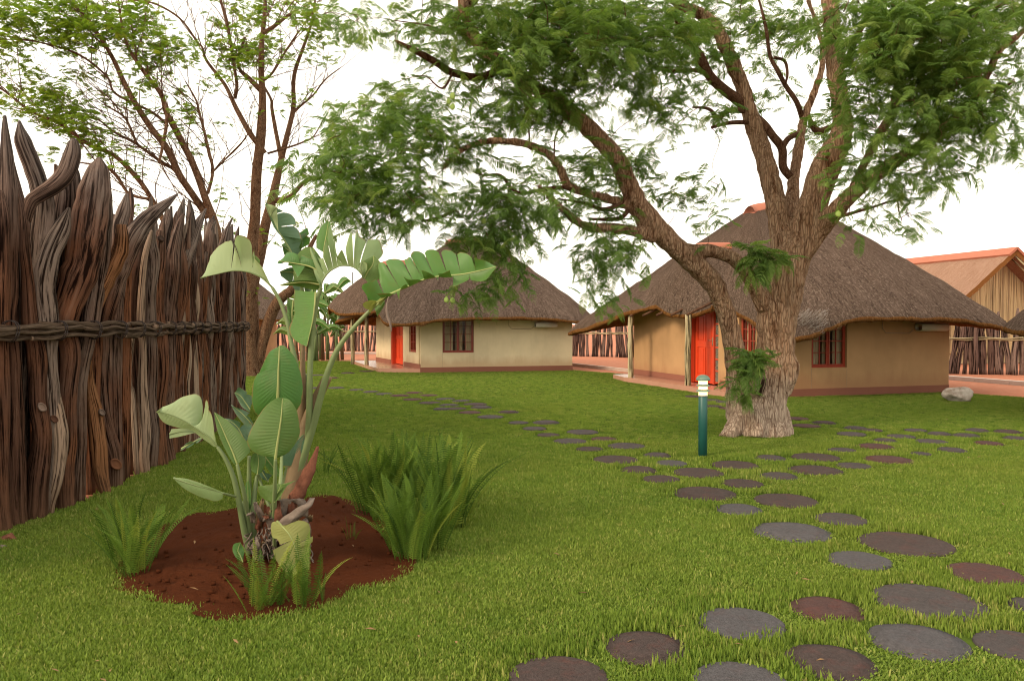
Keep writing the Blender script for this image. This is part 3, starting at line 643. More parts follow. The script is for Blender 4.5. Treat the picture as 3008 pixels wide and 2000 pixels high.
hut('tan walled thatched hut with an open orange red door behind the big tree trunk', A2, U2, V2, 4.99, 6.2, M['wall_tan'], (1.25, 2.17, .62, 1.78), (.2, .85, .63, 1.78), (1.7, 3.16, True), e2, r20, r21, u2, P(2185, 722, 19.2), P(2040, 722, 18.9),
    [(4.17, 18.4, 1.80), (3.2, 21.0, 2.0)], slab2, M['win_red'], None, False, (3.95, 1.50, .09, .75))
mb = MB(); rnd = random.Random(15)
for _ in range(150):
    p = P(rnd.uniform(2345, 2425), rnd.uniform(915, 975), 15.62+rnd.uniform(-.05, .05)); d = Vector((rnd.uniform(-.9, -.3), rnd.uniform(-.8, -.2), rnd.uniform(-.55, -.1))).normalized(); mb.tube([p-d*.12, p, p+d*rnd.uniform(.06, .16)], [.004, .004, .002], 3)
lt_ = mb.build('loose_straw', simple('grey_straw', (.30, .26, .23), .9, .4, 20, 0, .03), [o for o in scene.objects if o.name == 'thatched_hut'][0]); tag(lt_, kind='stuff')
e1 = [P(1121, 948, 24.6), P(1135, 959, 24.2), P(1167, 960, 23.9), P(1236, 956, 23.8), P(1300, 946, 24.2), P(1472, 941, 24.8), P(1620, 944, 25.3), P(1712, 952, 25.7), P(1748, 944, 26.4), Vector((2.7, 28.5, 1.6)), Vector((1.6, 31, 1.6)), Vector((.3, 33.0, 1.55)), Vector((-3, 33.0, 1.6)), Vector((-5.5, 33.2, 1.5)), P(988, 953, 31.5), P(1040, 935, 29.5), P(1095, 925, 27.0), P(1112, 932, 25.6)]
u1 = [P(965, 925, 31.0), P(964, 908, 29.8), P(975, 918, 28.7), P(999, 929, 27.8), P(1045, 928, 26.9), P(1085, 924, 26.3), P(1118, 918, 26.0), P(1150, 905, 26.2)]
slab1 = [(A1.x, A1.y-.0), (-4.35, 25.2), (-5.1, 27.2), (-6.25, 30.4), (-5.25, 30.6)]
r10, r11 = P(1332, 706, 27.5), P(1432, 706, 27.9)
hut('cream walled thatched hut with two pale porch posts at the far side of the lawn', A1, U1, V1, 5.1, 5.75, M['wall_cream'], (.71, 1.74, .63, 1.82), (.5, 1.3, .63, 1.82), (2.0, 3.5, False), e1, r10, r11, u1, P(1225, 772, 27.6), P(1130, 770, 27.3),
    [(-5.14, 27.5, 1.85), (-6.13, 29.9, 2.0)], slab1, M['dark_red'], None, True, (3.75, 1.53, .09, .75))
# third hut, behind the slim trees; fourth, of which only a roof corner enters on the right
def plain_hut(label, c, w, zt, mat, eaves, top, group=None):
    o = empty('thatched_hut', c, label, 'hut', group); c = Vector(c); mb = MB(); n_ = 24; vs = []
    for z in (0, 1.95):
        for j in range(n_):
            a = 2*math.pi*j/n_; vs.append(c+Vector((w*math.cos(a), w*math.sin(a), z)))
    mb.add(vs, [(j, (j+1) % n_, n_+(j+1) % n_, n_+j) for j in range(n_)]); mb.build('wall', mat, o)
    E = []
    for j in range(14):
        a = 2*math.pi*j/14; E.append(c+Vector(((w+.95)*math.cos(a), (w+.95)*math.sin(a), eaves+.12*math.sin(3*a))))
    main_roof(o, E, c+Vector((-.2, 0, top)), c+Vector((.2, 0, top)), int(c.y)); return o
plain_hut('dim thatched hut with a yellow wall glimpsed behind the slim tree trunks', (-13.6, 36, 0), 2.6, 2, M['wall_tan'], 1.75, 4.6)
o4 = plain_hut('thatched hut of which only a grey eave corner enters at the right edge', (12.15, 12.6, 0), 2.6, 2, M['wall_tan'], 1.30, 3.9)
# long reed-gabled hall on the right
hall = empty('reed_hall', (19.5, 33, 0), 'tall hall with reed gable wall and pinkish thatch beyond the back fence', 'hall')
ap0 = P(2986, 731, 30.0); ap1 = P(2640, 768, 36.8)+Vector((-1.2, 1.8, 0)); rd = (ap1-ap0); rd.z = 0; rd.normalize(); rs = Vector((rd.y, -rd.x, 0)); rs = rs if rs.x > 0 else -rs
hw, dz = 3.6, 2.75; ap1.z = ap0.z
mb = MB()
for sgn in (-1, 1):
    nA, nB = 44, 22; th = .18; dn = (rs*sgn*hw-Z*dz); L_ = dn.length; dn.normalize(); up = (Z-dn*dn.z).normalized(); rows = []
    for i in range(nB+1):
        for j in range(nA+1):
            p = ap0.lerp(ap1, j/nA)+dn*(L_*i/nB); p += up*(.03*noise.noise(p*3)); rows.append(p)
    lo = [p-up*th for p in rows]; nV = len(rows); f = []; uv = []
    for i in range(nB):
        for j in range(nA):
            a = i*(nA+1)+j; q = (a, a+1, a+nA+2, a+nA+1); f.append(q); f.append(tuple(nV+k for k in reversed(q)))
            u_ = [(j*.22, i*.2), ((j+1)*.22, i*.2), ((j+1)*.22, (i+1)*.2), (j*.22, (i+1)*.2)]; uv += [u_, u_]
    mb.add(rows+lo, f, uv)
    edge = [i*(nA+1) for i in range(nB+1)]; mb.add([rows[k] for k in edge]+[lo[k] for k in edge], [(i, i+1, len(edge)+i+1, len(edge)+i) for i in range(nB)], None, 1)
    edge = [nB*(nA+1)+j for j in range(nA+1)]; mb.add([rows[k] for k in edge]+[lo[k] for k in edge], [(i, i+1, len(edge)+i+1, len(edge)+i) for i in range(nA)], None, 1)
roof = mb.build('thatch_roof', [M['thatch_hall'], M['thatch_edge']], hall)
mb = MB()
for sgn in (-1, 1):
    dn = (rs*sgn*hw-Z*dz).normalized(); up = (Z-dn*dn.z).normalized(); c = ap0.lerp(ap1, .5)+dn*.22+up*.03
    mb.box(c, rd*((ap1-ap0).length/2+.05), dn*.24, up*.045)
mb.build('ridge_cap', M['cap'], roof, smooth=False)
gb = ap0+rd*.9; reed = simple('reed', (.52, .40, .22), .8, .3, 3, .1); reed2 = simple('reed_dark', (.34, .25, .14), .8, .3, 3, .1)
rnd = random.Random(5); nR = 170
reed_me = []
for k in range(6):
    mb = MB(); pts = [(rnd.uniform(-.012, .012), rnd.uniform(-.01, .01), z) for z in np.linspace(0, 1, 6)]; pts[0] = (0, 0, 0); mb.tube(pts, [.021]*6, 6, .1, 0, k)
    reed_me.append(mb.mesh('reed', reed if k % 3 else reed2))
for k in range(nR):
    t = -hw*.86+2*hw*.86*k/(nR-1); zt = ap0.z-.2-abs(t)*dz/hw
    if zt < .7: continue
    ro = bpy.data.objects.new('reed', reed_me[rnd.randrange(6)]); link(ro, hall); ro.scale = (1, 1, zt-.4); ro.location = gb+rs*t+rd*rnd.uniform(-.012, .012)+Z*(.4-gb.z)-wloc(hall); ro.rotation_euler.z = rnd.uniform(0, 6)
mb = MB(); mb.add([gb+rd*.06+rs*(-hw*.84)+Z*(.0-gb.z), gb+rd*.06+rs*(hw*.84)+Z*(-gb.z), gb+rd*.06+rs*(hw*.84)+Z*(1.9-gb.z), gb+rd*.06+Z*(-.25), gb+rd*.06+rs*(-hw*.84)+Z*(1.9-gb.z)], [(0, 1, 2, 3, 4)]); mb.build('gable_board', reed2, hall, smooth=False)
for sgn in (-1, 1):
    for q in (.08, .32):
        mb = MB(); p = ap0+rd*q-Z*.22; mb.tube([p, p+(rs*sgn*hw-Z*dz)*.98], [.045, .045], 8); mb.build('rafter', M['post'], hall)
for t in np.linspace(.12, .95, 12):
    mb = MB(); p = ap0+(rs*hw-Z*dz)*t-Z*.2; mb.tube([p-rd*.02, p+rd*1.0], [.02, .02], 6); mb.build('batten', M['straw'], hall)
    mb = MB(); p = ap0+(-rs*hw-Z*dz)*t-Z*.2; mb.tube([p-rd*.02, p+rd*1.0], [.02, .02], 6); mb.build('batten', M['straw'], hall)
# ================================================================ back palisade
BL = [(-22, 44), (-16, 45.6), (-7.7, 44.6), (0, 40.2), (3, 38), (4.9, 37), (9.5, 31), (13.7, 24.9), (16.8, 24.0), (20.5, 23.4)]
bf = empty('palisade_fence', (3, 38, 0), 'long rough palisade of short reddish logs far behind the huts', 'fence')
rnd = random.Random(9); blm = []
for k in range(14):
    mb = MB(); h = 1; wob = rnd.uniform(.02, .06); ph = rnd.random()*6; pts = []; rad = []
    for z in np.linspace(0, 1, 12): pts.append((wob*math.sin(z*5+ph), wob*math.cos(z*4+ph), z*2)); rad.append(.075*(1+.25*noise.noise(Vector((k*3.1, z*4, 0))))*(1 if z < .9 else (.8 if z < .97 else .25)))
    mb.tube(pts, rad, 8, .15, .1, k); blm.append(mb.mesh('log', M['backlog']))
blp = []; d = [0]
for i in range(1, len(BL)): d.append(d[-1]+math.dist(BL[i-1], BL[i]))
vis = []
s = 0
while s < d[-1]:
    x = float(np.interp(s, d, [p[0] for p in BL])); y = float(np.interp(s, d, [p[1] for p in BL])); px = 1504+F*x/y
    near = y < 26
    s += rnd.uniform(.14, .19) if near else rnd.uniform(.19, .25)
    if 700 < px < 1120 or 1650 < px < 1860 or 2760 < px < 3030: vis.append((x, y, near, rnd.random()))
    else: blp.append((x, y, near))
vis = vis[:298]
for (x, y, near, q) in vis:
    o = bpy.data.objects.new('log', rnd.choice(blm)); link(o, bf); h = rnd.uniform(.82, 1.08)*(1.0 if near else .93); rr = rnd.uniform(.8, 1.35)
    o.location = Vector((x+rnd.uniform(-.04, .04), y+rnd.uniform(-.06, .06), -.05))-wloc(bf); o.scale = (rr, rr, h*.98); o.rotation_euler = (rnd.uniform(-.06, .06), rnd.uniform(-.09, .09), rnd.uniform(0, 6))
mb = MB()
for (x, y, near) in blp:
    h = rnd.uniform(1.5, 2.1); dx = rnd.uniform(-.1, .1); mb.tube([(x, y, 0), (x+dx, y, h*.6), (x+dx*1.3, y, h)], [.09, .085, .03], 6)
tag(mb.build('log_row', M['backlog'], bf), kind='stuff')
for i in range(len(BL)-1):
    a = Vector((*BL[i], 1.07)); b_ = Vector((*BL[i+1], 1.07)); dd = (b_-a).normalized(); off = Vector((dd.y, -dd.x, 0)); off = off if off.y < 0 else -off
    for q in (0, 1):
        pts = [a.lerp(b_, t)+off*(.13+q*.03)+Z*(q*.05+.02*math.sin(t*17+i+q)) for t in np.linspace(-.01, 1.01, 14)]
        mb = MB(); mb.tube(pts, [.024]*14, 6, .2, 0, i); mb.build('rail', M['post'], bf)
# ================================================================ near palisade (left)
fence = empty('palisade_fence', (-3.9, 7, 0), 'tall weathered palisade of upright dark logs standing along the left of the lawn', 'fence')
def Dfence(px):
    """distance at which the palisade line is seen in image column px"""
    best = None
    for D in np.linspace(5.2, 13.9, 300):
        e = abs(1504+F*xf(D)/D-px)
        if best is None or e < best[0]: best = (e, D)
    return best[1]
def logpost(pts, mat, seed, knots=(), lean=.45, off=0, D0=None, n=14, forks=()):
    """pts: (px, py, width px) from tip to foot"""
    D0 = D0 or Dfence(pts[-1][0]); q = []
    for (px, py, w) in pts:
        D = D0+lean*(Dfence(max(5, px))-D0)*(1 if py < 950 else .3); p = P(px, py, D); q.append((p.x-off, p.y, p.z, w/2*D/F))
    q[-1] = (q[-1][0], q[-1][1], min(q[-1][2], -.03), q[-1][3]); c = crom(q, 5)
    rd = [max(.004, a[3])*(1+.10*noise.noise(Vector((seed*5.3, i*.35, 0)))) for i, a in enumerate(c)]
    mb = MB(); mb.tube([a[:3] for a in c], rd, n, .16, .13, seed)
    for fk in forks:
        f = []
        for (px, py, w) in fk:
            D = D0+lean*(Dfence(max(5, px))-D0); p = P(px, py, D); f.append((p.x-off, p.y, p.z, w/2*D/F))
        c = crom(f, 5); mb.tube([a[:3] for a in c], [max(.004, a[3]) for a in c], n, .16, .13, seed+1)
    o = mb.build('log', mat, fence)
    for (px, py, w) in knots:
        p = P(px, py, D0); mb = MB(); r = w/2*D0/F; d = Vector((.55, -.8, .1)).normalized(); a = d.orthogonal().normalized(); b_ = d.cross(a); base = p-Vector((off, 0, 0))+d*.055; r *= .75; vs = []
        prof = [(1.25, -.03), (1.15, .02), (.95, .04), (.8, .03), (.45, .028), (.1, .03)]
        for (rr, h) in prof:
            for j in range(16):
                an = 2*math.pi*j/16; k = 1+.15*noise.noise(Vector((math.cos(an), math.sin(an), seed))); vs.append(base+(a*math.cos(an)*.8+b_*math.sin(an)*1.15)*(r*rr*k)+d*h)
        mb.add(vs, [(i*16+j, i*16+(j+1) % 16, (i+1)*16+(j+1) % 16, (i+1)*16+j) for i in range(len(prof)-1) for j in range(16)]+[tuple(range(80, 96))])
        mb.build('knot', M['log'], o)
    return o
LG, LO, LP = M['log'], M['log_orange'], M['log_pale']
logpost([(13,342,6),(18,420,30),(22,520,44),(24,612,48),(22,746,56),(22,850,54),(20,947,44),(33,1040,46),(36,1180,54),(38,1330,57),(43,1500,60),(45,1545,62)], LG, 1, lean=.2)
logpost([(14,340,8),(27,456,18),(45,532,22),(62,603,26),(71,660,30),(71,724,27),(80,813,34),(89,952,48),(108,1043,50),(112,1180,52),(124,1283,48),(110,1400,58),(102,1538,60)], LG, 2, [(122,1196,30)], lean=.25, forks=[[(76,650,24),(90,598,34),(112,577,38),(156,550,44),(192,514,48),(212,456,44),(214,418,26),(208,408,6)]])
logpost([(78,356,8),(89,416,42),(116,487,46),(138,550,48),(150,604,56),(142,720,66),(128,830,68),(125,950,68),(128,1060,50),(140,1200,46),(150,1350,40),(150,1520,38)], LG, 3, off=.06)
logpost([(214,610,8),(192,670,46),(156,746,60),(138,836,66),(147,947,68),(152,1050,50),(158,1150,54),(164,1250,50),(160,1350,44),(142,1470,40),(128,1520,36)], LG, 4, off=.03)
logpost([(150,1120,30),(170,1230,44),(176,1300,44),(166,1400,36),(146,1480,30),(140,1525,34)], LP, 44, [(157,1230,26)], lean=0)
logpost([(292,463,10),(289,500,58),(280,560,88),(270,620,98),(258,700,98),(246,769,92),(228,820,86),(205,880,78),(185,947,70),(204,1043,54),(196,1163,52),(196,1283,50),(190,1370,48),(190,1440,52),(191,1496,54)], LG, 5, lean=.3)
logpost([(322,522,10),(330,560,40),(335,600,44),(330,680,48),(322,780,50),(300,900,50),(285,1000,44),(262,1120,46),(258,1300,44),(250,1470,46)], LG, 6, off=.09)
logpost([(240,450,8),(252,480,30),(262,520,44),(262,620,60),(255,800,62),(250,1000,60),(250,1475,58)], LG, 7, off=.16)
logpost([(228,482,6),(240,520,26),(245,600,34),(240,800,50),(235,1200,50),(230,1485,50)], LG, 8, off=.2)
logpost([(206,520,8),(215,560,46),(205,640,58),(195,760,62),(200,940,60),(215,1200,56),(222,1480,52)], LG, 9, off=.12)
logpost([(388,568,8),(379,621,36),(366,670,42),(368,724,50),(362,800,52),(350,900,54),(345,1050,50),(350,1250,50),(356,1430,48)], LG, 10, off=.05)
logpost([(405,553,8),(408,600,16),(398,680,24),(392,800,34),(385,1000,40),(382,1405,42)], LG, 11, off=.08)
logpost([(522,570,5),(482,603,26),(437,639,44),(393,693,60),(366,755,60),(334,827,58),(305,903,64),(294,960,62),(296,1019,54),(292,1091,54),(298,1187,52),(312,1259,48),(330,1330,46),(338,1400,42),(336,1450,40)], LG, 12, [(337,1362,40)], lean=.5)
logpost([(332,660,26),(332,700,38),(326,740,42),(312,775,42),(290,820,44),(270,860,46),(252,905,42),(236,960,30),(233,1019,20),(236,1091,24),(240,1145,34),(252,1206,42),(263,1306,46),(268,1378,42),(282,1436,32),(298,1470,26)], LO, 13, [(272,1211,22)], lean=.3, off=-.08)
logpost([(433,677,6),(424,710,16),(412,760,19),(406,820,20),(402,890,22),(400,961,20),(406,1019,20),(404,1115,26),(406,1187,32),(411,1283,32),(408,1340,28),(414,1398,24)], LP, 14, lean=.3, off=-.05)
logpost([(392,990,8),(387,1010,13),(379,1067,15),(378,1130,17),(390,1177,16),(400,1210,14)], LP, 15, lean=0, D0=Dfence(404))
bpy.data.objects[-1] if False else None
logpost([(470,678,16),(467,705,30),(462,760,36),(452,830,38),(444,900,40),(442,960,42),(440,1100,44),(446,1250,44),(452,1330,42),(456,1372,40)], LG, 16, [(470,704,20)])
logpost([(504,606,6),(496,657,24),(486,702,26),(482,800,32),(478,950,34),(476,1100,34),(480,1200,38),(490,1290,34),(497,1345,30)], LG, 17)
logpost([(540,585,6),(529,640,24),(520,700,28),(512,780,28),(506,860,26),(505,960,30),(508,1100,34),(515,1335,34)], LG, 18)
logpost([(556,588,6),(560,640,26),(562,700,28),(556,800,30),(548,950,32),(545,1100,34),(548,1320,32)], LG, 19)
logpost([(605,614,5),(580,665,26),(562,720,32),(540,775,36),(526,830,38),(518,900,40),(510,970,36),(520,1100,34),(530,1328,32)], LG, 20, lean=.6)
logpost([(625,646,5),(615,690,24),(606,760,28),(596,880,28),(590,960,28),(592,1080,30),(598,1150,30),(590,1200,26),(592,1290,26)], LG, 21)
logpost([(682,642,5),(668,672,12),(658,700,16),(655,760,24),(650,850,26),(632,920,28),(625,960,24),(630,1080,28),(640,1270,26)], LG, 22)
logpost([(460,636,8),(452,690,30),(440,760,40),(425,850,44),(420,1000,44),(426,1180,42),(430,1385,42)], LG, 23, off=.12)
logpost([(350,690,10),(345,740,40),(335,850,46),(322,1000,50),(318,1200,50),(318,1455,50)], LG, 24, off=.16)
logpost([(60,700,20),(62,800,50),(70,1000,54),(76,1200,50),(84,1540,50)], LG, 25, off=.12)
logpost([(2,560,14),(8,650,40),(2,800,50),(-6,1000,56),(-2,1200,56),(4,1420,44),(14,1572,42)], LG, 26, lean=0, D0=5.95)
rnd = random.Random(21); D = 8.6; k = 30
while D < 14.05:
    w = rnd.uniform(.13, .19)*(1 if D < 11 else 1.05); top = 1.6+rnd.uniform(1.15, 1.5)+(.12 if D > 11 else .0); x0 = xf(min(D, 13.9))+rnd.uniform(-.06, .03); lx = rnd.uniform(-.1, .12); ly = rnd.uniform(-.1, .5)
    pts = [(x0+lx*1.3, D+ly, top, .008), (x0+lx, D+ly*.8, top-.14, w*.22), (x0+lx*.6, D+ly*.5, top-.5, w*.42)]
    for q in range(7):
        z = (top-.7)*(1-q/6); pts.append((x0+lx*.4*z/2+rnd.uniform(-.03, .03), D+ly*.3*z/2+rnd.uniform(-.03, .03), z-.03*(q == 6), w*.5*rnd.uniform(.85, 1.15)))
    c = crom(pts, 4); mb = MB(); mb.tube([a[:3] for a in c], [max(.004, a[3]) for a in c], 12, .16, .12, k); mb.build('log', M['log_orange'] if rnd.random() < .05 else (LP if rnd.random() < .05 else LG), fence); D += w*rnd.uniform(.62, .82); k += 1
# logs closing the line behind, and the turn of the palisade at its far end
for D in list(np.arange(4.3, 5.8, .22))+list(np.arange(5.9, 9, .25)):
    x0 = xf(D)-.20+rnd.uniform(-.03, .03); top = rnd.uniform(2.35, 2.75); w = rnd.uniform(.15, .2); pts = [(x0, D+.1, top, .01), (x0, D+.06, top-.15, w*.3)]+[(x0+rnd.uniform(-.02, .02), D+rnd.uniform(-.02, .02), z, w*.5) for z in (1.8, 1.2, .6, -.03)]
    c = crom(pts, 4); mb = MB(); mb.tube([a[:3] for a in c], [max(.004, a[3]) for a in c], 10, .16, .1, k); mb.build('log', LG, fence); k += 1
for i in range(22):
    x0 = -4.95-i*.19; y0 = 14.1+i*.05; top = rnd.uniform(2.7, 3.05); w = rnd.uniform(.13, .18)
    pts = [(x0+.05, y0, top, .01), (x0+.03, y0, top-.18, w*.3)]+[(x0+rnd.uniform(-.03, .03), y0+rnd.uniform(-.02, .02), z, w*.5) for z in (2.0, 1.4, .7, -.03)]
    c = crom(pts, 4); mb = MB(); mb.tube([a[:3] for a in c], [max(.004, a[3]) for a in c], 10, .16, .1, k); mb.build('log', LG, fence); k += 1
# rail of bundled branches, tied to the camera side of the logs
rl = MB(); rl.tube([(xf(D)+.10, D, 1.525+.02*math.sin(D*3)) for D in np.arange(4.6, 13.95, .2)], [.02]*len(np.arange(4.6, 13.95, .2)), 8, .2, 0, 3)
rail = rl.build('rail', M['twine'], fence)
for st in range(5):
    s0 = 4.5+st*.23
    while s0 < 13.7:
        ln = rnd.uniform(1.2, 2.1); e = min(s0+ln, 13.95); ph = rnd.random()*6; r0 = rnd.uniform(.017, .028); nn = 12; pts = []; rr = []
        for i in range(nn+1):
            D = s0+(e-s0)*i/nn; a = st*1.256+D*.35+.5*math.sin(D*1.3+ph); pts.append((xf(min(D, 13.9))+.13+.028*math.cos(a), D, 1.535+.055*math.sin(a)+.012*math.sin(D*9+ph))); rr.append(r0*(1-.35*i/nn)*rnd.uniform(.8, 1.2))
        mb = MB(); mb.tube(pts, rr, 8, .2, .1, k); mb.build('branch', M['twine'], rail); k += 1; s0 = e-rnd.uniform(.05, .3)
for D in np.arange(5.0, 13.9, .48):
    D += rnd.uniform(-.08, .08); c = Vector((xf(D)+.125, D, 1.535)); pts = [c+Vector((math.cos(a)*.062, .012*math.sin(2*a), math.sin(a)*.082)) for a in np.linspace(0, 6.28, 15)]
    mb = MB(); mb.tube(pts, [.0045]*15, 6); pts = [p+Vector((.004, .022, 0)) for p in pts]; mb.tube(pts, [.0045]*15, 6); mb.build('tie', M['wire'], rail)
# ================================================================ trees
def limbpts(L, k=5):
    q = []
    for (px, py, w, D) in L:
        p = P(px, py, D); q.append((p.x, p.y, p.z, w/2*D/F))
    return crom(q, k)
def frond_mesh(name, mat, n, L, wid, droop, seed, pw=.16):
    """feathery compound leaf: rachis with paired pinnae"""
    r = random.Random(seed); mb = MB(); pts = []
    for i in range(n+1):
        t = i/n; pts.append(Vector((L*t*(1-.12*t), .03*L*math.sin(t*3+seed), -droop*L*t*t)))
    for i in range(n):
        a, b_ = pts[i], pts[i+1]; w = .006*(1-.6*i/n)
        mb.add([a+Vector((0, w, 0)), a-Vector((0, w, 0)), b_-Vector((0, w*.9, 0)), b_+Vector((0, w*.9, 0))], [(0, 1, 2, 3)])
    for i in range(1, n+1):
        t = i/n; l = wid*L*(math.sin(math.pi*min(1, .18+t*.86))**.7)
        for sg in (-1, 1):
            a = r.uniform(.85, 1.15); d = Vector((.55*a, sg, -.22-r.uniform(0, .35))).normalized(); p = pts[i]; q = p+d*l; m_ = p+d*(l*.5)+Vector((0, 0, .01)); s_ = Vector((1, -sg*.5, 0)).normalized()*(l*pw*.5); tw = Vector((0, 0, r.uniform(-.5, .5)*l*pw))
            s_ = s_+tw; e = p+d*l*.85-Vector((0, 0, l*.08))
            mb.add([p, p+d*(l*.18)+s_, m_+s_, e+s_*.7, q-Vector((0, 0, l*.14)), e-s_*.7, m_-s_, p+d*(l*.18)-s_], [(0, 1, 2, 7), (2, 3, 6, 7)[0:0] or (7, 2, 3, 6), (6, 3, 4, 5)])
    return variant(mb, name, mat)
FR = [frond_mesh('frond', M['foliage'], 20, 1.0, .25, d, i, .13) for i, d in enumerate((.15, .3, .45, .6))]
FP = [frond_mesh('frond', M['foliage_pale'], 12, 1.0, .28, d, i+9, .26) for i, d in enumerate((.1, .3, .5))]
def euler_from(d, roll=0):
    q = Vector(d).to_track_quat('X', 'Z'); e = (q @ Quaternion((1, 0, 0), roll)).to_euler(); return (e.x, e.y, e.z)
def rosette(rnd, c, n, size, pts, rots, scl, vi, nv, spread=.1, emin=-.9, emax=.5, bias=None):
    for _ in range(n):
        az = rnd.uniform(0, 6.283); el = rnd.uniform(emin, emax); d = Vector((math.cos(az)*math.cos(el), math.sin(az)*math.cos(el), math.sin(el)))
        if bias is not None: d = (d+bias).normalized()
        pts.append(tuple(c+Vector((rnd.gauss(0, spread), rnd.gauss(0, spread), rnd.gauss(0, spread*.7))))); rots.append(euler_from(d, rnd.uniform(-.5, .5))); s = size*rnd.uniform(.75, 1.25); scl.append((s, s, s)); vi.append(rnd.randrange(nv))
tree = empty('jacaranda_tree', (3.55, 11.2, 0), 'huge spreading feathery leaved tree with pale gnarled trunk on the lawn', 'tree')
LIMBS = {
 'A': [(2180,1230,90,11.15),(2170,1110,72,11.15),(2155,1020,60,11.1),(2138,940,57,11.05),(2118,880,58,11),(2090,825,60,10.95),(2029,765,62,10.9),(1962,706,62,10.8),(1915,655,62,10.7),(1873,600,60,10.6),(1846,540,56,10.5),(1815,469,54,10.4),(1750,400,50,10.3),(1681,335,48,10.2),(1632,300,46,10.1),(1550,245,42,10),(1471,190,40,9.9),(1413,134,38,9.9),(1373,67,32,9.8),(1355,-20,28,9.8),(1330,-120,20,9.8)],
 'D': [(2250,900,60,11.1),(2226,860,46,11.05),(2205,825,42,11.0),(2185,790,40,10.95),(2150,758,38,10.9),(2100,740,38,10.9),(2050,735,36,10.9),(2005,728,30,10.9),(1980,722,24,10.9)],
 'T': [(2230,1290,186,11.2),(2228,1235,154,11.2),(2235,1180,142,11.2),(2255,1120,132,11.2),(2275,1060,112,11.2),(2280,1000,110,11.2),(2283,940,118,11.2),(2298,870,112,11.2),(2312,800,112,11.2),(2330,744,112,11.2),(2345,700,100,11.2)],
 'E': [(2310,800,70,11.2),(2300,720,70,11.25),(2292,658,66,11.3),(2271,564,58,11.4),(2248,470,54,11.5),(2224,399,50,11.6),(2201,329,46,11.6),(2182,258,42,11.6),(2149,178,42,11.6),(2116,103,38,11.5),(2078,56,34,11.5),(2017,23,32,11.4),(1970,-10,28,11.3),(1900,-90,18,11.3)],
 'G': [(2335,780,70,11.2),(2352,690,84,11.15),(2393,587,82,11.1),(2426,490,84,11.1),(2470,400,66,11.1),(2472,320,54,11.2),(2458,235,50,11.3),(2450,141,50,11.4),(2440,47,46,11.5),(2432,-30,42,11.6),(2420,-200,26,11.8)],
 'H': [(2350,760,60,11.1),(2407,676,56,11.0),(2454,620,52,10.8),(2511,564,46,10.6),(2590,500,40,10.4),(2660,455,36,10.2),(2722,418,34,10.1),(2783,371,30,10),(2830,325,27,9.9),(2868,282,24,9.8),(2905,215,22,9.7),(2933,155,20,9.6),(3008,89,16,9.5),(3100,0,12,9.4)],
 'F': [(2325,690,40,11.4),(2327,601,38,11.5),(2334,517,32,11.7),(2348,423,28,11.8),(2362,348,24,11.9),(2393,268,20,12),(2412,211,18,12),(2417,150,16,12.1),(2403,85,13,12.2),(2374,0,10,12.2)],
 'B': [(1895,675,30,10.7),(1850,608,28,10.6),(1784,585,27,10.3),(1703,562,25,10.0),(1668,545,24,9.9),(1637,482,24,9.8),(1592,442,23,9.7),(1525,420,22,9.5),(1436,415,20,9.4),(1373,433,18,9.3),(1329,460,14,9.2),(1300,500,9,9.2)],
 'C': [(1925,700,34,10.7),(1882,684,34,10.6),(1806,670,30,10.4),(1739,668,27,10.2),(1695,653,24,10.1),(1654,616,20,10),(1614,576,14,9.9),(1580,545,8,9.9)],
 'root1': [(2190,1200,60,11.1),(2160,1250,54,11.0),(2130,1290,44,10.9)],
 'root2': [(2210,1180,50,10.95),(2225,1240,44,10.85),(2222,1285,44,10.8)],
 'root3': [(2290,1200,50,11.15),(2308,1255,40,11.1),(2322,1285,26,11.1)],
 'stump': [(2240,1190,60,11.0),(2222,1150,52,10.92),(2214,1118,46,10.9)],
 'burl': [(2300,1150,46,11.1),(2326,1090,42,11.05),(2324,1050,30,11.05),(2312,1010,16,11.1)],
}
mb = MB(); skel = []
for nm, L in LIMBS.items():
    c = limbpts(L, 5); seed = len(nm)+ord(nm[0])
    mb.tube([a[:3] for a in c], [max(.01, a[3]) for a in c], 18, .10 if nm not in ('burl', 'stump') else .22, .07 if nm in 'TAGE' else .03, seed)
    if 'root' not in nm and nm not in ('stump', 'burl'): skel += [(Vector(a[:3]), a[3]) for a in c[10 if nm == 'A' else (20 if nm == 'T' else 0):] if nm != 'T']
tr = mb.build('trunk', M['bark'], tree)
md = tr.modifiers.new('fuse', 'REMESH'); md.mode = 'VOXEL'; md.voxel_size = .019; md.use_smooth_shade = True
sm = tr.modifiers.new('soften', 'SMOOTH'); sm.iterations = 3; sm.factor = .5
tx = bpy.data.textures.new('bark_relief', 'CLOUDS'); tx.noise_scale = .13; tx.noise_depth = 3
dm = tr.modifiers.new('relief', 'DISPLACE'); dm.texture = tx; dm.strength = .045; dm.mid_level = .5; dm.texture_coords = 'LOCAL'
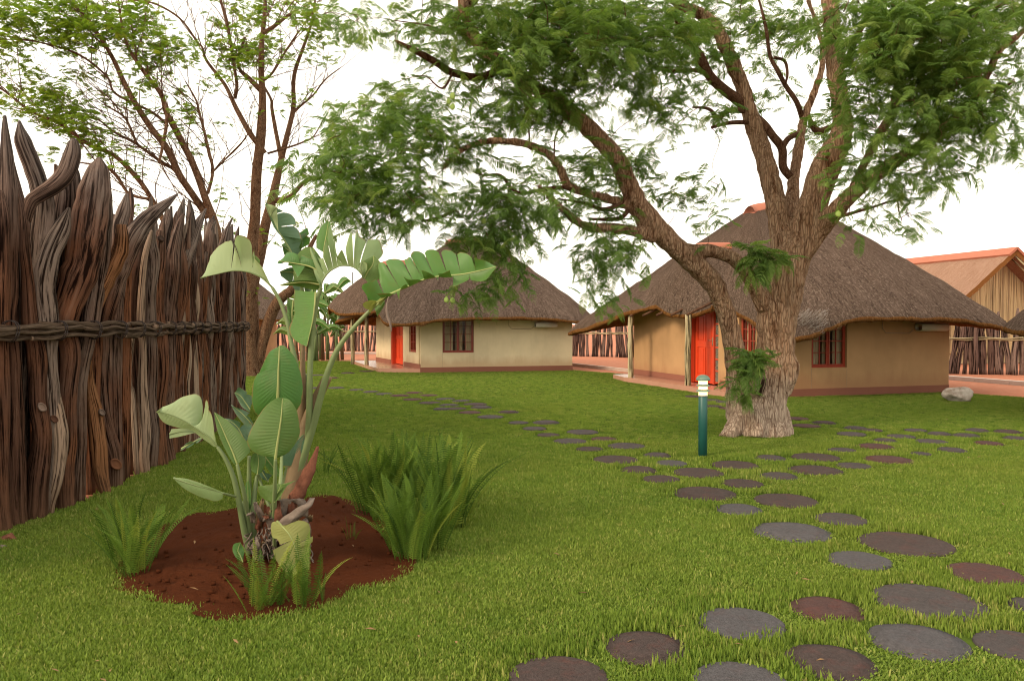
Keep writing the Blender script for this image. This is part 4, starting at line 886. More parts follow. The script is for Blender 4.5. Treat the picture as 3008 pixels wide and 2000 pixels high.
# weathered pale wood where a limb was sawn off
def branch(parent, L, seed, mat=None, k=5, rec=True, name='branch', n=10):
    c = limbpts(L, k); mb = MB(); mb.tube([a[:3] for a in c], [max(.003, a[3]) for a in c], n, .12, .04, seed); o = mb.build(name, mat or M['bark_small'], parent)
    if rec: skel.extend([(Vector(a[:3]), a[3]) for a in c])
    return o
BR = [
 [(1480,200,26,9.9),(1409,228,23,9.7),(1329,214,22,9.5),(1290,190,21,9.4),(1257,170,20,9.3),(1215,148,18,9.2),(1177,129,12,9.1),(1160,120,5,9.1)],
 [(1415,140,24,9.9),(1370,110,20,9.9),(1340,60,26,9.9),(1375,20,24,9.9),(1420,-30,20,9.9)],
 [(1700,565,12,10),(1650,550,11,9.8),(1580,560,11,9.7),(1530,568,10,9.6),(1500,550,9,9.6),(1470,515,8,9.5),(1420,515,6,9.5),(1390,505,3,9.5)],
 [(1850,610,16,10.6),(1824,640,13,10.5),(1780,645,11,10.4),(1730,643,7,10.3)],
 [(1845,560,15,10.5),(1820,600,14,10.4),(1770,615,12,10.3),(1730,600,10,10.3),(1680,590,7,10.2),(1640,585,4,10.2)],
 [(2205,350,26,11.62),(2180,305,32,11.6),(2125,263,30,11.5),(2083,221,29,11.4),(2055,164,27,11.3),(2027,131,25,11.2),(1999,89,22,11.1),(1989,47,18,11),(1985,0,14,11)],
 [(2085,218,16,11.4),(2041,207,13,11.3),(1970,209,12,11.2),(1923,197,11,11.1),(1905,180,9,11),(1900,160,6,11)],
 [(2185,325,18,11.5),(2140,325,16,11.4),(2112,345,12,11.3),(2080,320,10,11.2),(2035,316,6,11.2)],
 [(2195,360,14,11.5),(2140,362,12,11.3),(2090,375,9,11.2)],
 [(2322,520,24,11.5),(2300,490,24,11.5),(2297,437,24,11.5),(2270,400,22,11.5),(2245,365,20,11.55),(2212,335,18,11.6)],
 [(2299,432,18,11.6),(2315,408,17,11.7),(2340,395,17,11.8)],
 [(2356,345,16,11.9),(2340,300,15,11.8),(2309,254,14,11.8),(2285,210,13,11.7),(2262,164,11,11.7),(2252,94,10,11.6),(2240,40,8,11.6),(2229,0,6,11.6)],
 [(2275,170,9,11.7),(2305,180,9,11.8),(2313,215,8,11.8),(2308,245,6,11.8)],
 [(2400,260,9,12),(2375,330,8,12),(2400,385,22,12),(2440,375,16,12),(2470,370,10,12)],
 [(2500,560,20,10.6),(2555,450,24,11.2),(2586,390,28,11.4),(2623,329,28,11.5),(2637,258,26,11.6),(2661,202,22,11.7),(2700,140,18,11.8),(2740,60,12,11.9)],
 [(2465,210,20,11.3),(2495,165,20,11.2),(2515,108,18,11.1),(2560,40,12,11),(2600,-40,8,11)],
 [(2455,640,12,10.7),(2560,610,8,10.4),(2630,590,6,10.2),(2640,620,4,10.2),(2650,650,2.5,10.2)],
 [(2690,440,12,10.1),(2640,410,9,10.1),(2600,400,6,10.1)],
 [(2870,280,14,9.8),(2920,270,10,9.6),(2980,240,6,9.5)],
 [(1330,215,8,9.4),(1300,260,6,9.3),(1260,230,4,9.3)],
 [(1400,85,12,9.7),(1350,80,8,9.5),(1310,100,6,9.4),(1275,92,5,9.3),(1255,75,4,9.3),(1150,60,3,9.3)],
 [(1330,620,10,9.6),(1290,640,11,9.5),(1240,650,7,9.4)],
]
for i, L in enumerate(BR): branch(tree, L, 40+i)
branch(tree, [(1560,260,6,9.8),(1552,330,6,9.7),(1556,420,5,9.6)], 90); branch(tree, [(1660,340,5,10),(1632,400,5,9.9),(1628,465,4,9.8)], 91)
# sawn stub and dead heart wood on the trunk's face
mb = MB(); c = limbpts([(2218,1150,54,10.86),(2230,1125,46,10.82),(2236,1108,38,10.80)], 3); mb.tube([a[:3] for a in c], [a[3] for a in c], 14, .18, .12, 3); mb.build('sawn_stub', M['log_pale'], tree)
# ---- crown: leaf clusters (px, py, rx, ry, D, dD, weight)
BL0 = [(1120,385,150,95,9.3,.9,1.2),(985,505,110,70,9.2,.8,1),(1150,530,140,85,9.2,.9,1.1),(1275,430,110,75,9.4,.9,.9),(1085,615,110,60,9.1,.8,.9),(1220,300,100,60,9.5,.8,.7),(1200,635,60,40,9.2,.6,.5),
 (1340,120,120,70,9.9,1,.8),(1250,60,90,60,9.8,1,.5),(1530,150,150,110,9.6,1,1.3),(1660,90,180,90,9.5,1,1.3),(1590,280,120,85,9.5,.8,1.1),(1780,160,130,80,9.6,1,1),(1480,330,140,55,9.6,.9,.9),(1880,70,180,75,9.8,1,1.1),(1700,20,200,60,9.8,1,.9),
 (2060,130,120,75,11.8,1,.9),(1960,150,90,60,11,1,.8),(2290,40,140,60,12,1,.8),(1420,250,70,40,9.6,.7,.6),(1000,560,90,70,9.2,.8,.5),(1930,250,120,80,10.6,1,.9),(2060,330,110,60,11,1,.6),(1960,350,80,50,10.8,1,.4),(1900,420,110,60,10.8,1,.4),
 (1560,575,150,60,9.7,.9,1),(1430,610,130,60,9.5,.9,.8),(1700,530,120,70,10.2,.9,.7),(1560,480,90,40,10,.8,.4),(1830,500,80,70,11.3,.8,.4),(2020,560,100,55,11.4,.9,.6),(2090,645,80,45,11.5,.9,.45),
 (1440,715,120,70,9.6,.8,1),(1420,790,90,60,9.6,.7,.8),(1500,860,45,45,9.6,.4,.35),(1390,860,50,25,9.6,.4,.2),(1760,765,80,70,10.3,.7,.7),(1830,690,100,80,10.8,.8,.8),(1800,860,70,55,10.3,.5,.5),(1790,920,45,30,10.3,.4,.25),(1720,900,40,25,10.3,.4,.2),(1700,620,80,60,10.2,.6,.5),(1960,740,30,30,11,.4,.15),
 (2560,90,150,90,9.8,1,1),(2720,110,190,100,9.5,1,1.3),(2870,80,140,90,9.4,1,1),(2640,240,150,90,9.6,1,1.1),(2790,260,170,90,9.4,1,1.1),(2930,200,90,110,9.3,1,.7),(2540,350,110,70,9.9,.8,.8),(2690,410,150,70,9.6,.9,.8),(2860,400,130,70,9.4,.9,.7),(2510,500,100,65,9.7,.6,.7),(2650,530,110,50,9.6,.7,.6),(2790,500,90,45,9.4,.7,.35),(2460,600,70,50,9.7,.4,.4),(2630,630,110,35,9.8,.6,.3),(2710,650,60,35,9.8,.5,.2),(2520,680,80,35,10,.5,.3),(2600,720,50,35,10,.4,.15),
 (2290,130,110,75,12.2,.8,.55),(2240,255,60,60,12,.7,.3),(2380,420,90,80,12.4,.6,.3),(2330,300,60,50,12.3,.6,.2),(2780,20,300,60,9.6,1.1,1),(2100,20,150,60,11.8,1,.6),
 (1500,20,200,50,9.8,1,.8),(1000,30,110,45,10,1,.45),(1120,90,80,50,9.6,.8,.3),(2950,330,70,60,9.4,.7,.3)]
UP = [(1500,-150,500,120,10,2,1.2),(2200,-180,500,130,11,2.2,1.2),(2850,-150,400,120,10,2,1.0),(2200,-420,700,150,11.5,2.5,.7)]
rnd = random.Random(77); pts, rots, scl, vi = [], [], [], []; tw = MB(); tips = []
for (px, py, rx, ry, D, dD, w) in BL0+UP:
    nC = int(w*rx*ry/400*(.9 if py > -60 else .35)*1.0)
    for _ in range(nC):
        a = rnd.uniform(0, 6.283); r = math.sqrt(rnd.random()); p = P(px+rx*r*math.cos(a), py+ry*r*math.sin(a), D+rnd.uniform(-dD, dD)); tips.append(p)
SK = np.array([tuple(s[0]) for s in skel]); TP = np.array([tuple(p) for p in tips]); dmin = np.array([np.min(((SK-t)**2).sum(1)) for t in TP]); order = np.argsort(dmin); net = list(map(tuple, SK)); NA = np.zeros((len(SK)+len(TP), 3)); NA[:len(SK)] = SK; nn_ = len(SK); pen = np.zeros(len(NA))
for oi_ in order:
    p = tips[oi_]; dd = ((NA[:nn_]-TP[oi_])**2).sum(1)**.5+pen[:nn_]; j = int(np.argmin(dd)); s0 = Vector(NA[j]); NA[nn_] = TP[oi_]; pen[nn_] = pen[j]*.5+.12; pen[j] += .06; nn_ += 1; d = p-s0; L = d.length
    rosette(rnd, p, rnd.randint(7, 10), .30, pts, rots, scl, vi, 4, .15, -.75, .5, d.normalized()*.5+Vector((0, 0, -.05)))
    if L > 1.9: s0 = p-d.normalized()*1.5
    m1 = s0+d*.35+Vector((rnd.uniform(-.15, .15)*L, rnd.uniform(-.15, .15)*L, .12*L)) if L <= 1.9 else s0.lerp(p, .4)+Vector((0, 0, .1)); m2 = s0.lerp(p, .75)+Vector((rnd.uniform(-.08, .08), rnd.uniform(-.08, .08), .10*L if L < 1.9 else .1))
    c = crom([tuple(s0), tuple(m1), tuple(m2), tuple(p)], 3); k_ = min(.009, .0035+.005*L); tw.tube(c, [k_*(1-.7*i/(len(c)-1)) for i in range(len(c))], 4)
tag(tw.build('twigs', M['bark_small'], tree), kind='stuff')
# leafy sprouts growing from the trunk
for (px, py, D, n_, s_) in [(2225,730,10.6,16,.36),(2260,760,10.6,14,.34),(2205,790,10.6,8,.3),(2300,745,10.7,6,.28),(2190,1040,10.75,16,.30),(2225,1060,10.7,14,.28),(2200,1090,10.7,10,.26),(2160,1120,10.75,8,.26),(2190,1150,10.75,8,.24),(2170,1060,10.8,6,.24),(2245,1020,10.75,6,.2)]:
    rosette(rnd, P(px, py, D-.25), int(n_*1.6), s_*1.15, pts, rots, scl, vi, 4, .05, -1.2, .6)
tag(scatter('foliage', pts, rots, scl, vi, FR, tree, (3.5, 11, 4)), kind='stuff')
podm = MB(); prof = []
vs = []; n1 = 16
for (r, h) in ((.0, .008), (.7, .010), (1, .003), (1, -.003), (.7, -.010), (0, -.008)):
    for j in range(n1):
        a = 2*math.pi*j/n1; vs.append((r*.031*math.sin(a), h, -.036+r*.036*math.cos(a)*(1+.08*math.sin(3*a))))
podm.add(vs, [(i*n1+j, i*n1+(j+1) % n1, (i+1)*n1+(j+1) % n1, (i+1)*n1+j) for i in range(5) for j in range(n1)]); podm.tube([(0, 0, -.002), (0, 0, .05)], [.003, .002], 5); pod_me = podm.mesh('seed_pod', M['pod'])
for (px, py, D) in [(1318,290,8.9),(1330,305,8.9),(1328,272,8.9),(1136,612,8.7),(1183,665,8.7),(1798,65,8.9),(1876,60,8.9),(2430,535,9.2),(2461,620,9.3),(2757,290,8.8),(2800,200,8.8),(1310,872,9.2),(1328,874,9.2),(1420,640,9.2)]:
    o = bpy.data.objects.new('seed_pod', pod_me); link(o, tree); o.location = P(px, py, D)-wloc(tree); o.rotation_euler = (rnd.uniform(-.2, .2), rnd.uniform(-.2, .2), rnd.uniform(-.7, .7)); s_ = rnd.uniform(.9, 1.25); o.scale = (s_, s_, s_)
# ---- slim trees behind the palisade
def grow(rnd, mb, p, d, L, r, depth, leaves, lean, dens):
    n_ = 5; pts = [p]; q = p
    for i in range(n_):
        d = (d+Vector((rnd.gauss(0, .16), rnd.gauss(0, .16), rnd.gauss(.02, .12)))+lean*.04).normalized(); q = q+d*(L/n_); pts.append(q)
    mb.tube(pts, [r*(1-.6*i/n_) for i in range(n_+1)], 5 if r > .01 else 4)
    if depth == 0:
        leaves.append((q, d)); 
        if rnd.random() < .6: leaves.append((pts[3], d))
        return
    for _ in range(rnd.randint(2, 3)):
        k = rnd.randint(2, n_); az = rnd.uniform(0, 6.28); o_ = Vector((math.cos(az), math.sin(az), .25)); nd = (d*.9+o_*.62).normalized()
        grow(rnd, mb, pts[k], nd, L*rnd.uniform(.55, .8), r*.5, depth-1, leaves, lean, dens)
def slim_tree(label, base, limbs, seed, blobs, lean, gap, size, per, L0=1.5, mat='bark_far'):
    rnd = random.Random(seed); o = empty('slim_tree', base, label, 'tree', None); tw = MB(); leaves = []
    for i, (L, trunk) in enumerate(limbs):
        c = limbpts(L, 5); mb = MB(); mb.tube([a[:3] for a in c], [max(.006, a[3]*.74) for a in c], 12 if trunk else 8, .10, .04, seed+i); mb.build('trunk' if trunk else 'branch', M[mat], o)
        for j in range(len(c)-1):
            py_ = None; r = c[j][3]
            if c[j][2] < 2.7: continue
            if rnd.random() < gap:
                d = (Vector(c[j+1][:3])-Vector(c[j][:3])).normalized(); az = rnd.uniform(0, 6.28); nd = (d*.8+Vector((math.cos(az), math.sin(az)*.8, .2))*.75+lean*.3).normalized()
                grow(rnd, tw, Vector(c[j][:3]), nd, L0*rnd.uniform(.6, 1.2), min(.015, r*.4), 2, leaves, lean, 1)
    tag(tw.build('twigs', M[mat], o), kind='stuff')
    pts, rots, scl, vi = [], [], [], []
    for (q, d) in leaves:
        v = q-Vector((0, 0, EYE)); px = 1504+F*v.x/v.y; py = 948-F*v.z/v.y; w = .12
        for (bx, by, rx, ry, ww) in blobs:
            if ((px-bx)/rx)**2+((py-by)/ry)**2 < 1: w = max(w, ww)
        if rnd.random() < w: rosette(rnd, q, per, size, pts, rots, scl, vi, 3, .10, -.5, .5, lean*.5)
    # crown masses
    for (bx, by, rx, ry, ww) in blobs:
        for _ in range(int(rx*ry/1000*ww*6.5)):
            a = rnd.uniform(0, 6.283); r = math.sqrt(rnd.random()); q = P(bx+rx*r*math.cos(a), by+ry*r*math.sin(a), base[1]-1+rnd.uniform(-1.6, 1.6)); rosette(rnd, q, per, size, pts, rots, scl, vi, 3, .2, -.5, .4, lean*.5)
            tw2 = q-lean*rnd.uniform(.4, .9)-Vector((rnd.uniform(-.2, .2), 0, rnd.uniform(.2, .5)))
    tag(scatter('foliage', pts, rots, scl, vi, FP, o, base), kind='stuff'); return o
t2 = G(733, 1100)
slim_tree('tall slim tree with several reddish stems at the far end of the palisade', (t2.x, 23.5, 0), [
 ([(735,1108,90,23.5),(735,1060,62,23.5),(733,960,54,23.5),(733,829,50,23.4),(742,700,44,23.4),(750,625,40,23.3),(754,513,38,23.2),(766,402,37,23.2),(771,290,28,23.1),(768,223,24,23),(768,134,20,23),(777,45,16,23),(780,-60,10,23)], True),
 ([(748,1105,50,23.8),(750,1041,38,23.8),(746,930,36,23.8),(746,840,38,23.9),(765,751,38,24),(780,662,38,24),(800,586,34,24),(826,469,24,24),(848,379,20,24),(862,313,18,24),(864,223,15,24),(893,134,12,24),(915,67,9,24),(930,-30,6,24)], True),
 ([(750,1090,56,23.6),(762,1041,44,23.6),(787,952,44,23.6),(818,885,42,23.5),(854,854,36,23.4),(890,800,28,23.3),(905,740,20,23.3),(930,690,12,23.3)], True),
 ([(777,451,24,23.2),(755,420,22,23.1),(732,388,22,23),(700,330,20,23),(687,304,18,23),(661,250,14,23),(607,179,12,23),(594,140,9,23),(580,125,9,23),(527,54,8,22.8),(446,9,7,22.6),(357,0,6,22.5)], False),
 ([(690,290,14,23),(696,250,13,23),(687,192,12,23),(678,130,12,23),(665,60,14,23),(647,0,10,23)], False),
 ([(765,265,22,23.1),(730,230,20,23.2),(705,205,14,23.2),(700,170,12,23.2),(720,110,9,23.2)], False),
 ([(771,100,18,23),(800,82,16,23),(835,55,13,23),(870,30,8,23)], False),
 ([(786,451,9,23.3),(848,433,8,23.3),(890,418,7,23.3),(922,400,6,23.3),(950,350,4,23.3)], False),
 ([(770,240,11,23),(800,215,9,23),(840,150,9,23),(880,90,7,23)], False),
 ([(862,330,14,24),(885,310,9,24),(920,280,7,24),(955,235,6,24),(1000,200,4,24)], False),
 ([(800,590,26,24),(850,580,20,24),(900,530,16,24),(960,520,14,24),(1010,500,8,24)], False),
 ([(826,469,18,24),(800,330,14,24),(795,290,10,24),(760,230,8,24)], False)],
 11, [(640,165,70,40,.6),(705,175,60,35,.7),(795,150,60,50,.6),(760,35,60,40,.7),(700,80,60,40,.3),(560,150,50,40,.6),(880,40,70,40,.7),(950,70,60,50,.5),(850,190,40,30,.4),(820,680,30,40,.4),(745,870,18,25,.7)], Vector((-.1, 0, .3)), .34, .25, 6)
slim_tree('slim yellow green leaved tree behind the palisade, its stems sweeping up leftwards', (-7.3, 20.5, 0), [
 ([(690,1085,60,20.5),(680,950,50,20.5),(660,800,44,20.5),(634,670,34,20.5),(603,580,28,20.3),(571,491,26,20.2),(527,402,24,20),(491,335,22,19.8),(473,277,18,19.6),(424,214,15,19.5),(379,143,12,19.4),(357,67,9,19.3),(345,-20,6,19.3)], True),
 ([(612,640,30,20.5),(585,600,28,20.4),(558,560,26,20.2),(527,513,26,20),(491,437,26,19.8),(446,379,24,19.6),(402,312,22,19.5),(366,246,20,19.4),(335,179,16,19.3),(300,120,12,19.2),(262,60,9,19.2),(223,22,7,19.1),(180,-20,5,19)], True),
 ([(560,760,30,20),(500,680,24,19.8),(446,585,18,19.6),(402,522,18,19.5),(335,457,17,19.4),(259,424,15,19.3),(179,366,12,19.2),(89,326,10,19),(0,259,8,18.8),(-80,230,5,18.6)], True),
 ([(527,515,14,20),(500,490,13,20),(469,473,12,19.9),(402,424,11,19.8),(335,388,9,19.7),(290,353,7,19.6),(250,345,4,19.5)], False),
 ([(491,366,12,19.8),(446,330,11,19.7),(393,304,10,19.6),(335,272,9,19.5),(312,223,8,19.4),(232,161,8,19.3),(134,129,7,19.1),(60,118,5,19),(0,116,4,18.9)], False),
 ([(610,570,13,20.3),(625,504,12,20.3),(612,440,12,20.3),(598,379,11,20.3),(585,330,10,20.3),(576,295,8,20.3),(545,240,5,20.3)], False),
 ([(402,424,11,19.6),(380,370,10,19.6),(360,340,8,19.6),(310,310,6,19.5)], False),
 ([(483,300,14,19.7),(490,350,13,19.5),(480,420,12,19.4),(467,480,10,19.3)], False),
 ([(620,510,8,20.3),(660,470,7,20.3),(700,430,6,20.2),(724,405,4,20.2)], False),
 ([(440,585,12,19.6),(380,570,11,19.5),(345,520,13,19.4),(310,490,12,19.3),(250,480,6,19.2),(180,470,4,19.1)], False)],
 12, [(60,40,90,45,.8),(170,60,90,60,.8),(205,105,60,50,1.1),(290,50,90,40,.7),(390,60,80,50,.9),(450,150,60,60,.8),(70,225,70,30,.5),(100,300,110,38,.9),(205,350,85,36,1),(270,400,60,30,.7),(420,240,50,30,.6),(500,130,50,40,.6),(350,120,60,40,.5),(320,455,35,18,.6),(150,450,50,20,.4),(560,330,40,30,.5),(30,130,60,50,.7),(375,495,40,15,.6),(640,580,25,25,.5),(440,480,30,20,.5)], Vector((-.8, -.1, .35)), .42, .25, 6)
# ================================================================ stepping stones
ST = [ # px, py, width px, label
(1642,1975,262,'dark round stepping stone nearest the camera, cut by the bottom edge'),
(1900,1889,222,'dark ringed stepping stone second from the left in the nearest row'),
(2179,1819,226,'smooth blue grey stepping stone left of the reddish ringed one'),
(2429,1778,190,'reddish ringed stepping stone between a blue grey one and the widest one'),
(2726,1753,280,'widest stepping stone, with radial cracks around a dark centre'),
(2893,1675,186,'red tinted stepping stone near the right edge, above the widest one'),
(2436,1930,234,'brown stepping stone with a thick stepped rim at its lower edge'),
(2174,1990,248,'grey stepping stone with a small red fleck, cut by the bottom edge'),
(2696,1869,250,'plain slate grey stepping stone below the widest cracked one'),
(2990,1885,210,'stepping stone cut by the right edge of the picture, low down'),
(3030,1772,120,'sliver of a stepping stone just entering at the right edge'),
(2525,1637,162,'small light grey stepping stone below the wide purple brown one'),
(2661,1586,232,'wide purple brown stepping stone left of and above the red tinted one'),
(2324,1552,206,'long grey brown stepping stone left of the one with a pale chip'),
(2471,1518,134,'narrow stepping stone with a pale chip near its right end'),
(2170,1489,121,'small grey stepping stone between two wide brown ones in the middle of the path'),
(2308,1462,162,'brown stepping stone right of the small grey middle one'),
(2071,1441,165,'brown stepping stone with a pale fleck on its far rim'),
(2180,1414,108,'thin looking stepping stone just beyond the brown one with a fleck'),
(1942,1402,97,'small brown stepping stone at the lower left bend of the path'),
(2286,1393,99,'small stepping stone right of the thin looking one, below the junction'),
(2052,1382,132,'broad brown stepping stone directly below the green lamp'),
(2395,1374,141,'flat grey brown stepping stone on the lower side of the right hand path'),
(2508,1363,87,'small stepping stone at the right end of the junction below the tree'),
(1877,1375,97,'small brown stepping stone left of the broad one below the lamp'),
(1972,1356,84,'small grey stepping stone just left of the lamp foot'),
(1808,1344,119,'dark brown stepping stone left of the grey one by the lamp'),
(1930,1333,74,'tiny grey stepping stone up left of the lamp foot'),
(2159,1360,123,'dark stepping stone immediately right of the lamp foot'),
(2264,1341,82,'small stepping stone between the lamp and the trunk foot'),
(2396,1337,123,'dark stepping stone in front of the right side of the trunk'),
(2610,1344,128,'grey stepping stone where the right hand path bends away')]
FAR = [(2474,1320,78),(2705,1331,61),(2571,1310,109),(2736,1295,89),(2794,1320,85),(2600,1292,66),(2501,1273,80),(2368,1249,78),(2514,1256,66),(2647,1280,76),(2903,1301,86),(2838,1277,70),(2961,1266,72),(2340,1228,66),(2420,1240,66),(2560,1262,60),(2760,1272,62),(2870,1262,62),(2985,1286,70),(2690,1262,60),
(1840,1308,109),(1731,1317,78),(1675,1294,97),(1774,1288,75),(1711,1267,92),(1604,1239,78),(1570,1257,68),(1611,1276,66),(1523,1240,58),(1441,1223,76),(1495,1209,61),(1414,1195,62),
(988,1138,46),(1049,1144,44),(1091,1150,50),(1129,1156,50),(1175,1161,57),(1217,1153,50),(1259,1160,52),(1213,1172,56),(1264,1182,65),(1308,1171,56),(1358,1177,60),(1320,1189,60),(1396,1186,68),(1339,1199,62),(1380,1210,64),(1300,1200,56),
(1022,1095,40),(1075,1090,40),(934,1101,40),(975,1109,40),(920,1139,42),(2038,1163,50),(2090,1174,52),(2130,1180,50),(2095,1192,52),(2140,1198,52)]
CN = {}; ORD = 'first second third fourth fifth sixth seventh eighth ninth tenth eleventh twelfth thirteenth fourteenth fifteenth sixteenth seventeenth eighteenth nineteenth twentieth twenty-first twenty-second twenty-third twenty-fourth'.split()
rnd = random.Random(4); stones = []; SM = []
for k in range(9):
    mb = MB(); n1 = 40; prof = [(.0, .0)]; step = k in (1, 3, 6)
    rr = [.0, .25, .5, .7, .8, .86, .9, .94, .97, 1.0, 1.0]; hh = [.003, .002, .0, .001, .002, .0, -.001, -.003, -.006, -.012, -.06]
    if step: rr = [.0, .3, .55, .72, .74, .80, .82, .88, .90, .96, 1.0, 1.0]; hh = [.008, .007, .008, .008, .002, .003, -.004, -.003, -.009, -.009, -.016, -.06]
    vs = []
    for r, h in zip(rr, hh):
        for j in range(n1):
            a = 2*math.pi*j/n1; q = 1+.035*noise.noise(Vector((math.cos(a)*1.4, math.sin(a)*1.4, k*5)))+.01*math.sin(2*a+k); oc = .09*(1-r) if step else 0
            vs.append((r*q*math.cos(a)+oc, r*q*math.sin(a)+oc, h+.0025*noise.noise(Vector((r*math.cos(a)*6, r*math.sin(a)*6, k)))))
    fs = [(i*n1+j, i*n1+(j+1) % n1, (i+1)*n1+(j+1) % n1, (i+1)*n1+j) for i in range(len(rr)-1) for j in range(n1)]; mb.add(vs, [tuple(reversed(f)) for f in fs]); mb.add(vs[:n1], [tuple(range(n1))]); me = mb.mesh('stepping_stone', M['stone']); SM.append(me)
for i, (px, py, w, lab) in enumerate(ST+[(a, b_, c, None) for a, b_, c in sorted(FAR, key=lambda q: (q[0] if q[0] < 1400 else -q[1]))]):
    g = G(px, py+(w*.03 if i < len(ST) else 0), .015); r = w/2*g.y/F*(1.12 if i < len(ST) else 1.02); k = [0, 1, 2, 3, 4, 5, 6][i % 7] if i not in (1, 6) else (3 if i == 1 else 6)
    # the mesh is built at unit radius; relief stays at real height
    o = bpy.data.objects.new('stepping_stone', SM[k]); link(o); o.location = (g.x, g.y, .018); o.scale = (r, r, 1); o.rotation_euler.z = rnd.uniform(0, 6.28)
    mt = 'stone_slate' if i in (2, 7, 8, 11, 13, 15, 25) else ('stone_red' if i in (3, 5) else ('stone_brown' if lab and ('brown' in lab or 'dark' in lab) else rnd.choice(['stone_brown', 'stone_grey', 'stone_grey', 'stone_red'])))
    if lab and 'widest stepping' in lab: mt = 'stone_grey'
    o.material_slots[0].link = 'OBJECT'; o.material_slots[0].material = M[mt]
    if lab is None:
        grp_ = 0 if px > 2300 else (1 if px > 2000 else (2 if px > 1400 else 3)); CN[grp_] = CN.get(grp_, 0)+1; lab = f"{ORD[CN[grp_]-1]} "+('nearest of the half sunken stepping stones on the path right of the trunk' if grp_ == 0 else ('nearest sunken stepping stone beside the tan hut porch' if grp_ == 1 else ('nearest small stepping stone of the left hand path beyond the lamp' if grp_ == 2 else 'tiny distant stepping stone, counting from the left, on the far left path')))
    tag(o, lab, 'stepping stone', 'round stepping stones across the lawn'); stones.append((g.x, g.y, r))
# ================================================================ lamps and rock
def lamp(x, y, h, label):
    o = empty('garden_lamp', (x, y, 0), label, 'lamp', 'green bollard lamps on the lawn'); c = Vector((x, y, 0))
    mb = MB(); mb.lathe(c, [(.052, -.05), (.052, h*.735), (.048, h*.74)], 24); mb.build('post', M['green_post'], o)
    mb = MB(); mb.lathe(c, [(.050, h*.74), (.058, h*.745), (.058, h*.757), (.045, h*.76)], 24); mb.build('collar', M['ac'], o)
    mb = MB(); mb.lathe(c, [(.052, h*.76), (.052, h*.95)], 20); mb.build('lens', M['glow'], o)
    for z in (.81, .875):
        mb = MB(); mb.lathe(c+Z*(h*z), [(.053, .016), (.062, .010), (.082, -.006), (.084, -.010), (.080, -.010), (.060, .006), (.053, .010)], 28); mb.build('louvre', M['green_cap'], o)
    mb = MB(); mb.lathe(c+Z*(h*.945), [(.03, -.004), (.080, -.012), (.084, -.006), (.080, .012), (.066, .034), (.04, .05), (.012, .056), (.003, .056)], 28); mb.build('cap', M['green_cap'], o)
    return o
g = G(2064, 1342); lamp(g.x, g.y, .98, 'lit dark green bollard lamp standing left of the big tree trunk')
g = G(716, 1112); lamp(g.x, g.y, .82, 'small distant lit lamp beside the far end of the log palisade')
def rock(px, py, w, h, label, seed, mat, D=None):
    import bmesh
    bm = bmesh.new(); bmesh.ops.create_icosphere(bm, subdivisions=4, radius=1); g = G(px, py); r = w/2*g.y/F; hz = h/2*g.y/F
    rnd = random.Random(seed); planes = [(Vector((rnd.gauss(0, 1), rnd.gauss(0, 1), rnd.gauss(.3, 1))).normalized(), rnd.uniform(.55, .8)) for _ in range(11)]
    for v in bm.verts:
        p = v.co.copy()
        for n_, d_ in planes:
            k = p.dot(n_)
            if k > d_: p -= n_*(k-d_)*.9
        p += p.normalized()*(.07*noise.noise(p*3+Vector((seed, 0, 0)))+.03*noise.noise(p*9)); v.co = Vector((p.x*r*1.2, p.y*r*.95, p.z*hz*1.3))
    me = bpy.data.meshes.new('rock'); bm.to_mesh(me); bm.free(); me.materials.append(mat)
    for p in me.polygons: p.use_smooth = True
    o = bpy.data.objects.new('rock', me); link(o); o.location = (g.x, g.y+r*.6, hz*.85); tag(o, label, 'rock'); return o
rock(2830, 1180, 78, 44, 'pale angular boulder on the lawn by the right corner of the tan hut', 3, M['rock'])
rock(18, 1592, 44, 24, 'small orange brown stone at the foot of the nearest fence log', 6, M['dead_red']); rock(3, 1612, 24, 12, 'smallest pale stone lying at the left edge below the fence', 8, M['dead'])
